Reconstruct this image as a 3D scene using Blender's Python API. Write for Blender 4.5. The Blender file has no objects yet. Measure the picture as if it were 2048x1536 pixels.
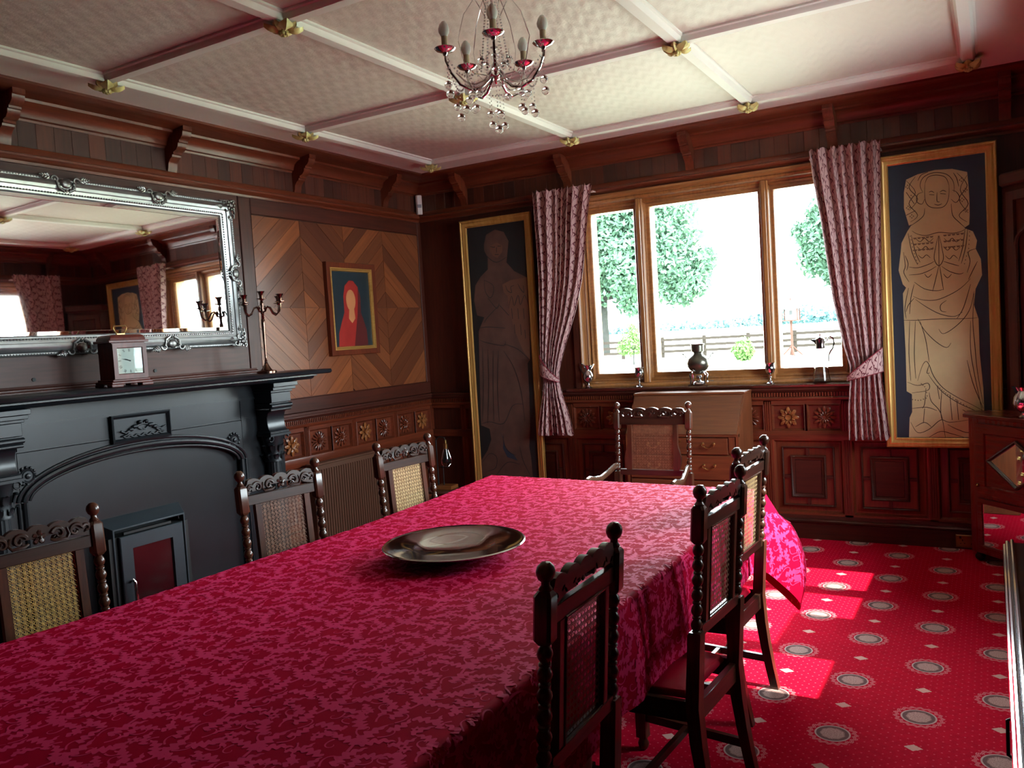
import bpy, bmesh, math, random
from math import sin, cos, pi, radians, sqrt, atan2
from mathutils import Vector, Matrix
random.seed(7)
SC = bpy.context.scene
COL = SC.collection

# ---------------------------------------------------------------- camera
cam_d = bpy.data.cameras.new('camera'); cam = bpy.data.objects.new('camera', cam_d); COL.objects.link(cam)
_y, _p, _r = 0.5291, -0.0565, -0.0605
_f = Vector((-sin(_y)*cos(_p), cos(_y)*cos(_p), sin(_p))); _rt = Vector((cos(_y), sin(_y), 0)); _u = _rt.cross(_f)
_r2 = _rt*cos(_r)+_u*sin(_r); _u2 = -_rt*sin(_r)+_u*cos(_r)
cam.matrix_world = Matrix(((_r2.x, _u2.x, -_f.x, 4.6085), (_r2.y, _u2.y, -_f.y, -6.3379), (_r2.z, _u2.z, -_f.z, 1.62), (0, 0, 0, 1)))
cam_d.sensor_width = 36; cam_d.lens = 1652.25/2048*36; cam_d.clip_start = 0.05; cam_d.clip_end = 600
SC.camera = cam
# ---------------------------------------------------------------- daylight
SKY, SUN = 33.0, 17.0
w = bpy.data.worlds.new('world'); SC.world = w; w.use_nodes = True
bg = w.node_tree.nodes['Background']; bg.inputs[0].default_value = (0.80, 0.92, 1.0, 1); bg.inputs[1].default_value = SKY
sd = bpy.data.lights.new('sun', 'SUN'); sd.energy = SUN; sd.angle = radians(0.8); sd.color = (1.0, 0.93, 0.84)
so = bpy.data.objects.new('sun', sd); COL.objects.link(so); so.location = (12, -2, 9)
so.rotation_euler = Vector((-0.97, 0.01, -1.02)).to_track_quat('-Z', 'Y').to_euler()
for nm, loc, sx, sz, rz in (('window_portal', (2.67, 0.30, 1.93), 2.2, 1.5, 0), ('window_portal.001', (5.40, -1.78, 1.93), 2.2, 1.5, -pi/2)):
    ld = bpy.data.lights.new(nm, 'AREA'); ld.shape = 'RECTANGLE'; ld.size = sx; ld.size_y = sz; ld.cycles.is_portal = True
    lo = bpy.data.objects.new(nm, ld); COL.objects.link(lo); lo.location = loc
    lo.rotation_euler = (Matrix.Rotation(rz, 4, 'Z') @ Matrix.Rotation(-pi/2, 4, 'X')).to_euler()
SC.view_settings.view_transform = 'Standard'; SC.view_settings.look = 'None'; SC.view_settings.gamma = 1
SC.view_settings.exposure = 0.27; SC.view_settings.use_curve_mapping = False
SC.cycles.use_denoising = True
SC.cycles.max_bounces = 8; SC.cycles.diffuse_bounces = 5; SC.cycles.glossy_bounces = 4
SC.cycles.transmission_bounces = 8; SC.cycles.transparent_max_bounces = 12
SC.cycles.caustics_reflective = False; SC.cycles.caustics_refractive = False
SC.cycles.sample_clamp_indirect = 6.0

# ---------------------------------------------------------------- helpers
def lin(c):
    c = c/255.0
    return c/12.92 if c <= 0.04045 else ((c+0.055)/1.055)**2.4
def rgb(r, g, b): return (lin(r), lin(g), lin(b), 1)

class MB:
    """collects geometry for ONE mesh object"""
    def __init__(s): s.v = []; s.f = []; s.mi = []; s.cur = 0; s.M = None; s.warp = None
    def add(s, vs, fs):
        n = len(s.v)
        for p in vs:
            if s.warp: p = s.warp(p)
            if s.M: p = tuple(s.M @ Vector(p))
            s.v.append(tuple(p))
        for f in fs: s.f.append(tuple(n+i for i in f)); s.mi.append(s.cur)
        return s
    def box(s, x0, x1, y0, y1, z0, z1):
        return s.add([(x0,y0,z0),(x1,y0,z0),(x1,y1,z0),(x0,y1,z0),(x0,y0,z1),(x1,y0,z1),(x1,y1,z1),(x0,y1,z1)],
                     [(0,3,2,1),(4,5,6,7),(0,1,5,4),(1,2,6,5),(2,3,7,6),(3,0,4,7)])
    def bevbox(s, x0, x1, y0, y1, z0, z1, b=0.004, ax='y', sign=-1):
        """box whose face on the sign*ax side is chamfered"""
        if ax == 'y':
            f = y0 if sign < 0 else y1; k = y1 if sign < 0 else y0; m = f-sign*b
            vs = [(x0,k,z0),(x1,k,z0),(x1,k,z1),(x0,k,z1),(x0,m,z0),(x1,m,z0),(x1,m,z1),(x0,m,z1),(x0+b,f,z0+b),(x1-b,f,z0+b),(x1-b,f,z1-b),(x0+b,f,z1-b)]
        else:
            f = z0 if sign < 0 else z1; k = z1 if sign < 0 else z0; m = f-sign*b
            vs = [(x0,y0,k),(x1,y0,k),(x1,y1,k),(x0,y1,k),(x0,y0,m),(x1,y0,m),(x1,y1,m),(x0,y1,m),(x0+b,y0+b,f),(x1-b,y0+b,f),(x1-b,y1-b,f),(x0+b,y1-b,f)]
        fs = [(0,1,2,3)]
        for a in (0, 4):
            for i in range(4): fs.append((a+i, a+(i+1) % 4, a+4+(i+1) % 4, a+4+i))
        fs.append((8,9,10,11))
        return s.add(vs, fs)
    def prism(s, pts, ax, a0, a1):
        n = len(pts)
        def P(p, a): return (a, p[0], p[1]) if ax == 'x' else ((p[0], a, p[1]) if ax == 'y' else (p[0], p[1], a))
        vs = [P(p, a0) for p in pts]+[P(p, a1) for p in pts]
        fs = [tuple(range(n))[::-1], tuple(range(n, 2*n))]+[(i, (i+1) % n, n+(i+1) % n, n+i) for i in range(n)]
        return s.add(vs, fs)
    def loft(s, rings, cap=True, closed=True):
        n = len(rings[0]); vs = [p for r in rings for p in r]; fs = []
        for k in range(len(rings)-1):
            for i in range(n if closed else n-1):
                j = (i+1) % n; fs.append((k*n+i, k*n+j, (k+1)*n+j, (k+1)*n+i))
        if cap and closed: fs.append(tuple(range(n))[::-1]); fs.append(tuple(range((len(rings)-1)*n, len(rings)*n)))
        return s.add(vs, fs)
    def lathe(s, prof, cx=0, cy=0, seg=16, z0=0, M=None, flute=None):
        rings = []
        for r, z in prof:
            ring = []
            for i in range(seg):
                a = 2*pi*i/seg; rr = max(r, 1e-4)
                if flute: rr *= flute(a, z)
                p = (cx+rr*cos(a), cy+rr*sin(a), z0+z)
                if M: p = tuple(M @ Vector((rr*cos(a), rr*sin(a), z)))
                ring.append(p)
            rings.append(ring)
        return s.loft(rings)
    def tube(s, path, r, seg=8, closed=False, flat=None):
        path = [Vector(p) for p in path]; n = len(path); rings = []; up = None
        for i, p in enumerate(path):
            if closed: t = path[(i+1) % n]-path[i-1]
            else: t = path[min(i+1, n-1)]-path[max(i-1, 0)]
            if t.length < 1e-9: t = Vector((0,0,1))
            t.normalize()
            if up is None: up = Vector((0,0,1)) if abs(t.z) < 0.9 else Vector((1,0,0))
            a = (up-t*up.dot(t)); 
            if a.length < 1e-6: a = t.orthogonal()
            a.normalize(); b = t.cross(a); up = a
            rr = r[i] if isinstance(r, (list, tuple)) else r
            fl = flat or 1
            rings.append([tuple(p+a*(rr*cos(2*pi*k/seg))+b*(rr*fl*sin(2*pi*k/seg))) for k in range(seg)])
        if closed: rings.append(rings[0]); return s.loft(rings, cap=False)
        return s.loft(rings)
    def ball(s, c, r, seg=10, rings=7, sc=(1,1,1)):
        prof = []
        R = [[(c[0]+sc[0]*r*max(sin(pi*k/rings),1e-3)*cos(2*pi*i/seg), c[1]+sc[1]*r*max(sin(pi*k/rings),1e-3)*sin(2*pi*i/seg), c[2]-sc[2]*r*cos(pi*k/rings)) for i in range(seg)] for k in range(rings+1)]
        return s.loft(R)
    def beam(s, pts, hx, hy):
        """square section bar through (x,y,z) points with half sizes (lists or numbers)"""
        R = []
        for i, (x, y, z) in enumerate(pts):
            a = hx[i] if isinstance(hx, (list, tuple)) else hx; b = hy[i] if isinstance(hy, (list, tuple)) else hy
            R.append([(x-a,y-b,z),(x+a,y-b,z),(x+a,y+b,z),(x-a,y+b,z)])
        return s.loft(R)
    def ribbon(s, pts, wl, wr, fn):
        """flat strip along 2D pts mapped by fn(u,v)->xyz"""
        n = len(pts); vs = []
        for i, (x, y) in enumerate(pts):
            x0, y0 = pts[max(i-1,0)]; x1, y1 = pts[min(i+1,n-1)]
            dx, dy = x1-x0, y1-y0; l = math.hypot(dx, dy) or 1; nx, ny = -dy/l, dx/l
            a = wl[i] if isinstance(wl, list) else wl; b = wr[i] if isinstance(wr, list) else wr
            vs += [fn(x+nx*a, y+ny*a), fn(x-nx*b, y-ny*b)]
        return s.add(vs, [(2*i, 2*i+1, 2*i+3, 2*i+2) for i in range(n-1)])
    def build(s, name, mat, parent=None, angle=35, bevel=0, recalc=True, loc=None):
        me = bpy.data.meshes.new(name); me.from_pydata(s.v, [], s.f)
        ms = mat if isinstance(mat, (list, tuple)) else [mat]
        for m in ms: me.materials.append(m)
        if len(ms) > 1: me.polygons.foreach_set('material_index', s.mi)
        if recalc:
            bm = bmesh.new(); bm.from_mesh(me); bmesh.ops.recalc_face_normals(bm, faces=bm.faces); bm.to_mesh(me); bm.free()
        me.shade_smooth(); me.set_sharp_from_angle(angle=radians(angle)); me.update()
        o = bpy.data.objects.new(name, me); COL.objects.link(o)
        if parent: o.parent = parent
        if loc: o.location = loc
        if bevel:
            b = o.modifiers.new('bevel', 'BEVEL'); b.width = bevel; b.segments = 1; b.limit_method = 'ANGLE'; b.angle_limit = radians(50)
            b.harden_normals = False
        return o

def tag(o, label=None, cat=None, group=None, kind=None):
    if label: o['label'] = label
    if cat: o['category'] = cat
    if group: o['group'] = group
    if kind: o['kind'] = kind
    return o
def thing(name, label, cat, loc=(0,0,0), rz=0, group=None):
    o = bpy.data.objects.new(name, None); COL.objects.link(o); o.location = loc; o.rotation_euler = (0,0,rz)
    o.empty_display_size = 0.1
    return tag(o, label, cat, group)
def struct(name, loc=(0,0,0), rz=0):
    o = bpy.data.objects.new(name, None); COL.objects.link(o); o.location = loc; o.rotation_euler = (0,0,rz); o['kind'] = 'structure'
    return o
def dup(o, parent=None, loc=None, rz=None):
    c = o.copy(); COL.objects.link(c); c.parent = parent
    if loc is not None: c.location = loc
    if rz is not None: c.rotation_euler = (c.rotation_euler[0], c.rotation_euler[1], rz)
    for ch in list(o.children): dup(ch, c)
    return c
def plate(name, mat, outer, holes, y0, y1, parent=None, bev=0.0):
    """flat board in the xz plane with holes cut through (curve fill turned into a mesh)"""
    cu = bpy.data.curves.new(name, 'CURVE'); cu.dimensions = '2D'; cu.fill_mode = 'BOTH'; cu.extrude = abs(y1-y0)/2-bev; cu.bevel_depth = bev; cu.bevel_resolution = 1
    for poly in [outer]+holes:
        sp = cu.splines.new('POLY'); sp.points.add(len(poly)-1); sp.use_cyclic_u = True
        for p, q in zip(sp.points, poly): p.co = (q[0], q[1], 0, 1)
    t = bpy.data.objects.new(name, cu); COL.objects.link(t)
    me = bpy.data.meshes.new_from_object(t.evaluated_get(bpy.context.evaluated_depsgraph_get()))
    bpy.data.objects.remove(t); bpy.data.curves.remove(cu)
    me.transform(Matrix.Translation((0, (y0+y1)/2, 0)) @ Matrix.Rotation(pi/2, 4, 'X'))
    me.materials.clear(); me.materials.append(mat); me.shade_smooth(); me.set_sharp_from_angle(angle=radians(35))
    o = bpy.data.objects.new(name, me); COL.objects.link(o)
    if parent: o.parent = parent
    return o
def spiral(cx, cz, r0, r1, a0, a1, n=14):
    return [(cx+(r0+(r1-r0)*t)*cos(a0+(a1-a0)*t), cz+(r0+(r1-r0)*t)*sin(a0+(a1-a0)*t)) for t in [i/(n-1) for i in range(n)]]

# ---------------------------------------------------------------- node expressions
class X:
    """a shader value socket with arithmetic"""
    def __init__(s, nt, k): s.nt = nt; s.k = k
    def _m(s, op, *a):
        n = s.nt.nodes.new('ShaderNodeMath'); n.operation = op
        for i, q in enumerate((s,)+a):
            if isinstance(q, X): s.nt.links.new(q.k, n.inputs[i])
            else: n.inputs[i].default_value = q
        return X(s.nt, n.outputs[0])
    def __add__(s, o): return s._m('ADD', o)
    __radd__ = __add__
    def __sub__(s, o): return s._m('SUBTRACT', o)
    def __rsub__(s, o): return (s*-1)+o
    def __mul__(s, o): return s._m('MULTIPLY', o)
    __rmul__ = __mul__
    def __truediv__(s, o): return s._m('DIVIDE', o)
    def sin(s): return s._m('SINE')
    def cos(s): return s._m('COSINE')
    def abs(s): return s._m('ABSOLUTE')
    def fl(s): return s._m('FLOOR')
    def cell(s): return (s+0.5)-(s+0.5)._m('FLOOR')-0.5
    def lt(s, o, soft=None):
        return s._m('LESS_THAN', o)
    def mx(s, o): return s._m('MAXIMUM', o)
    def mn(s, o): return s._m('MINIMUM', o)
    def sqrt(s): return s._m('SQRT')
    def atan2(s, o): return s._m('ARCTAN2', o)
    def pp(s, o): return s._m('PINGPONG', o)

def newmat(name):
    m = bpy.data.materials.new(name); m.use_nodes = True; nt = m.node_tree
    return m, nt, nt.nodes['Principled BSDF']
def coords(nt, kind='Object'):
    t = nt.nodes.new('ShaderNodeTexCoord'); s = nt.nodes.new('ShaderNodeSeparateXYZ'); nt.links.new(t.outputs[kind], s.inputs[0])
    return [X(nt, s.outputs[i]) for i in range(3)], t.outputs[kind]
def mixc(nt, fac, a, b):
    n = nt.nodes.new('ShaderNodeMix'); n.data_type = 'RGBA'
    for i, q in ((0, fac), (6, a), (7, b)):
        if isinstance(q, X): nt.links.new(q.k, n.inputs[i])
        elif hasattr(q, 'is_output'): nt.links.new(q, n.inputs[i])
        else: n.inputs[i].default_value = q
    return n.outputs[2]
def noise(nt, vec, scale, detail=3, rough=0.55, st=(1,1,1)):
    mp = nt.nodes.new('ShaderNodeMapping'); mp.inputs['Scale'].default_value = st; nt.links.new(vec, mp.inputs[0])
    n = nt.nodes.new('ShaderNodeTexNoise'); n.inputs['Scale'].default_value = scale; n.inputs['Detail'].default_value = detail; n.inputs['Roughness'].default_value = rough
    nt.links.new(mp.outputs[0], n.inputs['Vector']); return X(nt, n.outputs[0])
def bump(nt, b, h, strength=0.3, dist=0.002):
    n = nt.nodes.new('ShaderNodeBump'); n.inputs['Strength'].default_value = strength; n.inputs['Distance'].default_value = dist
    nt.links.new(h.k, n.inputs['Height']); nt.links.new(n.outputs[0], b.inputs['Normal'])
def plain(name, col, rough=0.5, metal=0.0, coat=0.0, var=0.0, vs=6, bmp=0.0, bs=40, spec=0.5):
    m, nt, b = newmat(name); b.inputs['Roughness'].default_value = rough; b.inputs['Metallic'].default_value = metal
    b.inputs['Coat Weight'].default_value = coat; b.inputs['Coat Roughness'].default_value = 0.12; b.inputs['Specular IOR Level'].default_value = spec
    b.inputs['Base Color'].default_value = col
    _, o = coords(nt)
    nz = noise(nt, o, vs)
    c2 = tuple(c*(1-var) for c in col[:3])+(1,)
    if var: nt.links.new(mixc(nt, (nz-0.35)*2.5, col, c2), b.inputs['Base Color'])
    if bmp: bump(nt, b, noise(nt, o, bs, 4), bmp)
    return m
def wood(name, c1, c2, ax='z', rough=0.35, coat=0.3, grain=9, rnd=0.0, rndcol=None, st=0.06, bmp=0.12):
    """stained timber, grain running along ax; rnd varies the tone from board to board"""
    m, nt, b = newmat(name); _, o = coords(nt)
    s = {'x': (st,1,1), 'y': (1,st,1), 'z': (1,1,st)}[ax]
    oi = nt.nodes.new('ShaderNodeObjectInfo'); R = X(nt, oi.outputs['Random'])
    ad = nt.nodes.new('ShaderNodeVectorMath'); ad.operation = 'ADD'; nt.links.new(o, ad.inputs[0])
    cb = nt.nodes.new('ShaderNodeCombineXYZ'); nt.links.new((R*17).k, cb.inputs[0]); nt.links.new((R*9).k, cb.inputs[1]); nt.links.new((R*5).k, cb.inputs[2]); nt.links.new(cb.outputs[0], ad.inputs[1])
    v = ad.outputs[0]
    g = noise(nt, v, grain*6, 5, 0.6, s); big = noise(nt, v, grain*0.5, 2, 0.5, s)
    f = (g-0.5)*1.6+(big-0.5)*1.4+0.5
    col = mixc(nt, f.mx(0.0).mn(1.0), c1, c2)
    if rnd: col = mixc(nt, R*rnd, col, rndcol or c2)
    nt.links.new(col, b.inputs['Base Color'])
    b.inputs['Roughness'].default_value = rough; nt.links.new(((g-0.5)*0.15+rough).k, b.inputs['Roughness'])
    b.inputs['Coat Weight'].default_value = coat; b.inputs['Coat Roughness'].default_value = 0.2; b.inputs['Specular IOR Level'].default_value = 0.3
    bump(nt, b, g, bmp, 0.001)
    return m
# ---------------------------------------------------------------- materials
M_mahog = {a: wood('mahogany_'+a, rgb(78,33,20), rgb(48,20,13), a, 0.48, 0.05) for a in 'xyz'}
M_frame = {a: wood('redwood_'+a, rgb(112,50,28), rgb(72,31,18), a, 0.38, 0.22) for a in 'xyz'}
M_frieze = wood('frieze_boards', rgb(98,46,28), rgb(62,30,20), 'z', 0.5, 0.05, rnd=0.7, rndcol=rgb(42,22,18))
M_plank = wood('chevron_plank', rgb(148,84,47), rgb(106,58,34), 'x', 0.4, 0.14, rnd=0.85, rndcol=rgb(74,38,26), grain=7)
M_gilded = {a: wood('lightwood_'+a, rgb(150,92,48), rgb(104,58,30), a, 0.35, 0.3) for a in 'xyz'}
M_oak = {a: wood('window_oak_'+a, rgb(160,106,58), rgb(116,72,38), a, 0.38, 0.25) for a in 'xyz'}
M_chair = wood('dark_chair_oak', rgb(92,52,34), rgb(40,23,16), 'z', 0.30, 0.55, grain=12)
M_chairx = wood('dark_chair_oak_x', rgb(70,42,30), rgb(32,19,14), 'x', 0.32, 0.45, grain=12)
M_carve = wood('worn_carved_oak', rgb(74,46,34), rgb(24,14,11), 'x', 0.32, 0.5, grain=20)
M_arm = wood('polished_arm', rgb(96,66,48), rgb(52,32,24), 'y', 0.2, 0.7)
M_sill = wood('polished_sill', rgb(70,30,20), rgb(44,19,13), 'x', 0.16, 0.8)
M_bureau = {a: wood('bureau_mahogany_'+a, rgb(112,62,36), rgb(76,40,24), a, 0.32, 0.3) for a in 'xz'}
M_cup = {a: wood('cupboard_mahogany_'+a, rgb(112,30,20), rgb(70,18,14), a, 0.28, 0.5) for a in 'xz'}
M_clock = wood('clock_mahogany', rgb(104,40,30), rgb(70,26,20), 'z', 0.42, 0.12)
M_slate = plain('black_slate', rgb(21,25,30), 0.36, 0, 0.1, 0.6, 3.0, 0.06, 60, spec=0.45)
M_iron = plain('cast_iron', rgb(30,33,37), 0.42, 0.3, 0.0, 0.3, 8, 0.1, 120)
M_stove = plain('stove_paint', rgb(50,58,64), 0.45, 0.2, 0, 0.1, 8, 0.04, 150)
M_soot = plain('sooty_glass', rgb(34,12,14), 0.12, 0, 0.6, 0.3, 9)
M_white = plain('ceiling_white', rgb(228,230,222), 0.6, 0, 0, 0.06, 3, 0.03, 60)
M_gilt = plain('gilt_leaf', rgb(192,180,112), 0.5, 0.15, 0, 0.4, 30, 0.2, 80)
M_gold = {a: wood('gold_frame_'+a, rgb(200,158,88), rgb(164,120,60), a, 0.34, 0.2) for a in 'xz'}
for _m in M_gold.values(): _m.node_tree.nodes['Principled BSDF'].inputs['Metallic'].default_value = 0.45
M_silver = plain('polished_silver', rgb(202,206,210), 0.1, 1.0, 0, 0.12, 20)
M_pewter = plain('old_pewter', rgb(110,106,96), 0.3, 0.9, 0, 0.25, 14)
M_silverleaf = plain('silver_leaf_frame', rgb(176,178,178), 0.3, 0.85, 0, 0.18, 16, 0.06, 90)
M_silverdark = plain('antiqued_silver', rgb(132,130,128), 0.34, 0.85, 0, 0.6, 60, 0.3, 160)
M_chrome = plain('chrome', rgb(210,205,205), 0.1, 1.0)
M_brass = plain('aged_brass', rgb(150,120,72), 0.3, 0.9, 0, 0.2, 20)
M_bronze = plain('bronzed_nickel', rgb(128,96,84), 0.2, 1.0, 0, 0.15, 12)
M_black = plain('black_lacquer', rgb(12,12,13), 0.2, 0, 0.5, 0.0)
M_blackmat = plain('matt_black', rgb(14,13,12), 0.6)
M_candle = plain('candle_sleeve', rgb(168,146,118), 0.5)
M_bulb = plain('frosted_bulb', rgb(248,250,246), 0.4)
M_bulb.node_tree.nodes['Principled BSDF'].inputs['Transmission Weight'].default_value = 0.25; M_bulb.node_tree.nodes['Principled BSDF'].inputs['Roughness'].default_value = 0.7
M_plastic = plain('white_plastic', rgb(226,224,220), 0.4)
M_rad = plain('brown_enamel', rgb(86,58,44), 0.4, 0, 0.1, 0.1, 2)
M_dial = plain('clock_dial', rgb(205,214,206), 0.5)
M_ink = plain('ink', rgb(52,42,36), 0.8)
M_inkdark = plain('ink_black', rgb(20,18,18), 0.6)
M_seat = plain('crimson_leather', rgb(150,8,34), 0.42, 0, 0.0, 0.1, 10, 0.05, 200, spec=0.12)
M_navy = plain('navy_paper', rgb(36,46,62), 0.75, 0, 0, 0.1, 3)
M_blackpaper = plain('black_paper', rgb(17,17,19), 0.7)
M_stonefig = plain('gold_wax', rgb(204,192,146), 0.7, 0, 0, 0.2, 5)
M_dullfig = plain('dull_bronze_wax', rgb(88,60,50), 0.8, 0, 0, 0.4, 5)
M_dullface = plain('dull_bronze_face', rgb(96,62,46), 0.8)
M_tree = plain('leaf_green', rgb(74,100,80), 0.9, 0, 0, 0.5, 1.2, spec=0.05)
M_tree2 = plain('leaf_light', rgb(76,104,56), 0.9, 0, 0, 0.35, 2, spec=0.05)
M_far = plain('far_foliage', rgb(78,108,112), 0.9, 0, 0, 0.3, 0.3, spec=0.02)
M_bark = plain('bark', rgb(48,48,46), 0.9, 0, 0, 0.3, 6, spec=0.02)
M_fence = plain('weathered_fence', rgb(44,38,34), 0.9, 0, 0, 0.2, 3, spec=0.02)
M_birdwood = plain('bird_table_timber', rgb(70,48,42), 0.9, 0, 0, 0.2, 8, spec=0.02)
M_birdwhite = plain('bird_table_white', rgb(112,104,100), 0.9, spec=0.02)
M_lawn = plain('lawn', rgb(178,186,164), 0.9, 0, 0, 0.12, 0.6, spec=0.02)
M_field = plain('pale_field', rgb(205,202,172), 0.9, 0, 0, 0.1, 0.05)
M_bounce = plain('bounce_paving', rgb(200,194,192), 0.9, 0, 0, 0.12, 2)  # pale so the unseen side ground bounces daylight up to the ceiling
M_brick = plain('brick_outside', rgb(150,120,100), 0.8, 0, 0, 0.3, 6)
M_outpaint = plain('pale_outer_wood', rgb(214,160,112), 0.5)

def glassmat(name, rough=0.0, ior=1.45, tint=(1,1,1,1)):
    m, nt, b = newmat(name); b.inputs['Transmission Weight'].default_value = 1; b.inputs['Roughness'].default_value = rough; b.inputs['IOR'].default_value = ior; b.inputs['Base Color'].default_value = tint
    return m
M_bead = plain('glass_bead', rgb(232,230,226), 0.25, 0.1)
M_crystal = glassmat('crystal', 0.0, 1.5)
def thinglass(name):
    m = bpy.data.materials.new(name); m.use_nodes = True; nt = m.node_tree; nt.nodes.clear()
    o = nt.nodes.new('ShaderNodeOutputMaterial'); mx = nt.nodes.new('ShaderNodeMixShader'); t = nt.nodes.new('ShaderNodeBsdfTransparent'); g = nt.nodes.new('ShaderNodeBsdfGlossy')
    t.inputs[0].default_value = (0.96, 0.98, 0.97, 1); g.inputs['Roughness'].default_value = 0.02
    f = nt.nodes.new('ShaderNodeFresnel'); f.inputs[0].default_value = 1.25
    nt.links.new(f.outputs[0], mx.inputs[0]); nt.links.new(t.outputs[0], mx.inputs[1]); nt.links.new(g.outputs[0], mx.inputs[2]); nt.links.new(mx.outputs[0], o.inputs[0])
    return m
M_pane = thinglass('window_glass')
M_mirror = plain('mirror_silvering', (0.86,0.88,0.87,1), 0.02, 1.0)

def mk_cane(name, c, c2):
    m, nt, b = newmat(name); _, o = coords(nt)
    nt.links.new(mixc(nt, (noise(nt, o, 60, 2)-0.3)*2, c, c2), b.inputs['Base Color']); b.inputs['Roughness'].default_value = 0.35
    return m
M_cane_gold = mk_cane('golden_cane', rgb(214,176,98), rgb(160,118,52))
M_cane_pale = mk_cane('pale_cane', rgb(226,196,146), rgb(184,146,96))
M_cane_brown = mk_cane('brown_cane', rgb(150,108,84), rgb(96,64,48))

# ceiling paper: raised zig-zag relief
M_paper, nt, b = newmat('embossed_ceiling_paper'); (px, py, pz), o = coords(nt)
b.inputs['Base Color'].default_value = rgb(204,196,184); b.inputs['Roughness'].default_value = 0.55
tri = (px*22.0).pp(1.0)
zz = ((py*16.0+tri*1.2)*pi).sin()
blk = ((px*22.0)*pi).sin()*((py*8.0)*pi).sin()
bump(nt, b, zz*0.6+blk*0.3+noise(nt, o, 90, 3)*0.9, 0.32, 0.005)

# carpet
M_carpet, nt, b = newmat('red_patterned_carpet'); (cx_, cy_, cz_), o = coords(nt)
PX, PY = 0.57, 0.538
def latt(ox, oy):
    u = ((cx_-(3.745+ox))/PX).cell()*PX; v = ((cy_-(-2.226+oy))/PY).cell()*PY
    return u, v
ua, va = latt(0, 0); ub, vb = latt(PX/2, PY/2)
da = (ua*ua+va*va).sqrt(); db = (ub*ub+vb*vb).sqrt()
ang = va.atan2(ua); angb = vb.atan2(ub)
isa = da.lt(db); d = da.mn(db); an = ang*isa+angb*(1-isa)
nz = noise(nt, o, 260, 2); nzb = noise(nt, o, 30, 3)
core = (d+(an*9).sin()*0.0015+(nz-0.5)*0.03).lt(0.045)
ring = (d-0.053+(nz-0.5)*0.01).abs().lt(0.0105)
scal = (d+(an*18).cos()*0.005)
frill = (scal-0.083).abs().lt(0.0085)*((d*900+an*30).sin()+(nz-0.5)*3).lt(0.55)
uc, vc = latt(0, PY/2); ue, ve = latt(PX/2, 0)
dia = ((uc.abs()*1.0+vc.abs()*1.25)).mn(ue.abs()*1.0+ve.abs()*1.25)+(nz-0.5)*0.016
diam = dia.lt(0.033)
dx, dy = PX/12, PY/12
def dots(ox, oy):
    u = ((cx_-ox)/dx).cell()*dx; v = ((cy_-oy)/dy).cell()*dy
    return (u*u+v*v).sqrt()
dd = dots(3.745, -2.226).mn(dots(3.745+dx/2, -2.226+dy/2)).lt(0.0036)
base = mixc(nt, (nzb-0.3)*1.6, rgb(196,12,46), rgb(170,8,38))
base = mixc(nt, (nz-0.5)*1.2+0.1, base, rgb(140,4,24))
c = mixc(nt, dd*0.55, base, rgb(226,90,110))
c = mixc(nt, (d.lt(0.094)), c, base)
c = mixc(nt, frill*0.75, c, rgb(216,130,136))
c = mixc(nt, (d-0.063).abs().lt(0.0035), c, rgb(190,160,156))
c = mixc(nt, d.lt(0.060), c, rgb(112,88,86))
c = mixc(nt, core, c, mixc(nt, (nz-0.42)*4, rgb(158,124,118), rgb(206,172,164)))
c = mixc(nt, diam*0.85, c, rgb(214,176,164))
nt.links.new(c, b.inputs['Base Color']); b.inputs['Roughness'].default_value = 0.9
b.inputs['Specular IOR Level'].default_value = 0.03
bump(nt, b, noise(nt, o, 420, 2), 0.6, 0.004)

# curtain print: climbing stems with drop shaped buds, in cloth metres (UV)
def mk_curtain():
    m, nt, b = newmat('printed_curtain_cloth')
    uv = nt.nodes.new('ShaderNodeUVMap'); sp = nt.nodes.new('ShaderNodeSeparateXYZ'); nt.links.new(uv.outputs[0], sp.inputs[0])
    U, V = X(nt, sp.outputs[0]), X(nt, sp.outputs[1])
    CW, CH = 0.10, 0.15
    def one(ox, oy, flip):
        u = ((U-ox)/CW).cell()*CW; v = ((V-oy)/CH).cell()*CH
        stemx = ((V-oy)*(2*pi/CH)).sin()*0.010
        st = (u-stemx).abs().lt(0.0027)
        r = st
        for bx, by, ang, L in ((0.024,0.02,0.9,0.011),(-0.022,0.045,2.3,0.011),(0.022,-0.035,0.7,0.012),(-0.026,-0.012,2.5,0.011),(0.006,0.052,1.3,0.010),(-0.004,-0.05,1.9,0.009)):
            bx *= 1.15; by *= 1.15; L *= 1.25
            bx *= flip; ang = ang if flip > 0 else pi-ang
            x = u-bx; y = v-by; ca, sa = cos(ang), sin(ang)
            p = x*ca+y*sa; q = y*ca-x*sa
            drop = ((p/L)*(p/L)+(q*(2.3)/L)*(q*2.3/L)*(p*(-28)+1.2).mx(0.6)).lt(1.0)
            tail = q.abs().lt(0.0014)*(p+0.012).abs().lt(0.013)
            r = r.mx(drop).mx(tail)
        return r
    pat = one(0, 0, 1).mx(one(CW/2, CH/2, -1))
    col = mixc(nt, pat, rgb(180,144,142), rgb(88,18,38))
    nt.links.new(col, b.inputs['Base Color']); b.inputs['Roughness'].default_value = 0.75; b.inputs['Sheen Weight'].default_value = 0.2
    return m
M_curtain = mk_curtain()
M_lining = plain('curtain_lining', rgb(196,150,140), 0.8)
M_cloth = plain('crimson_damask', rgb(170,6,44), 0.7, 0, 0, 0.1, 4, 0.0, 300, 0.02)
M_damask = plain('damask_satin_figure', rgb(216,48,100), 0.6, 0, 0, 0.06, 4, 0, 300, 0.05)
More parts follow.
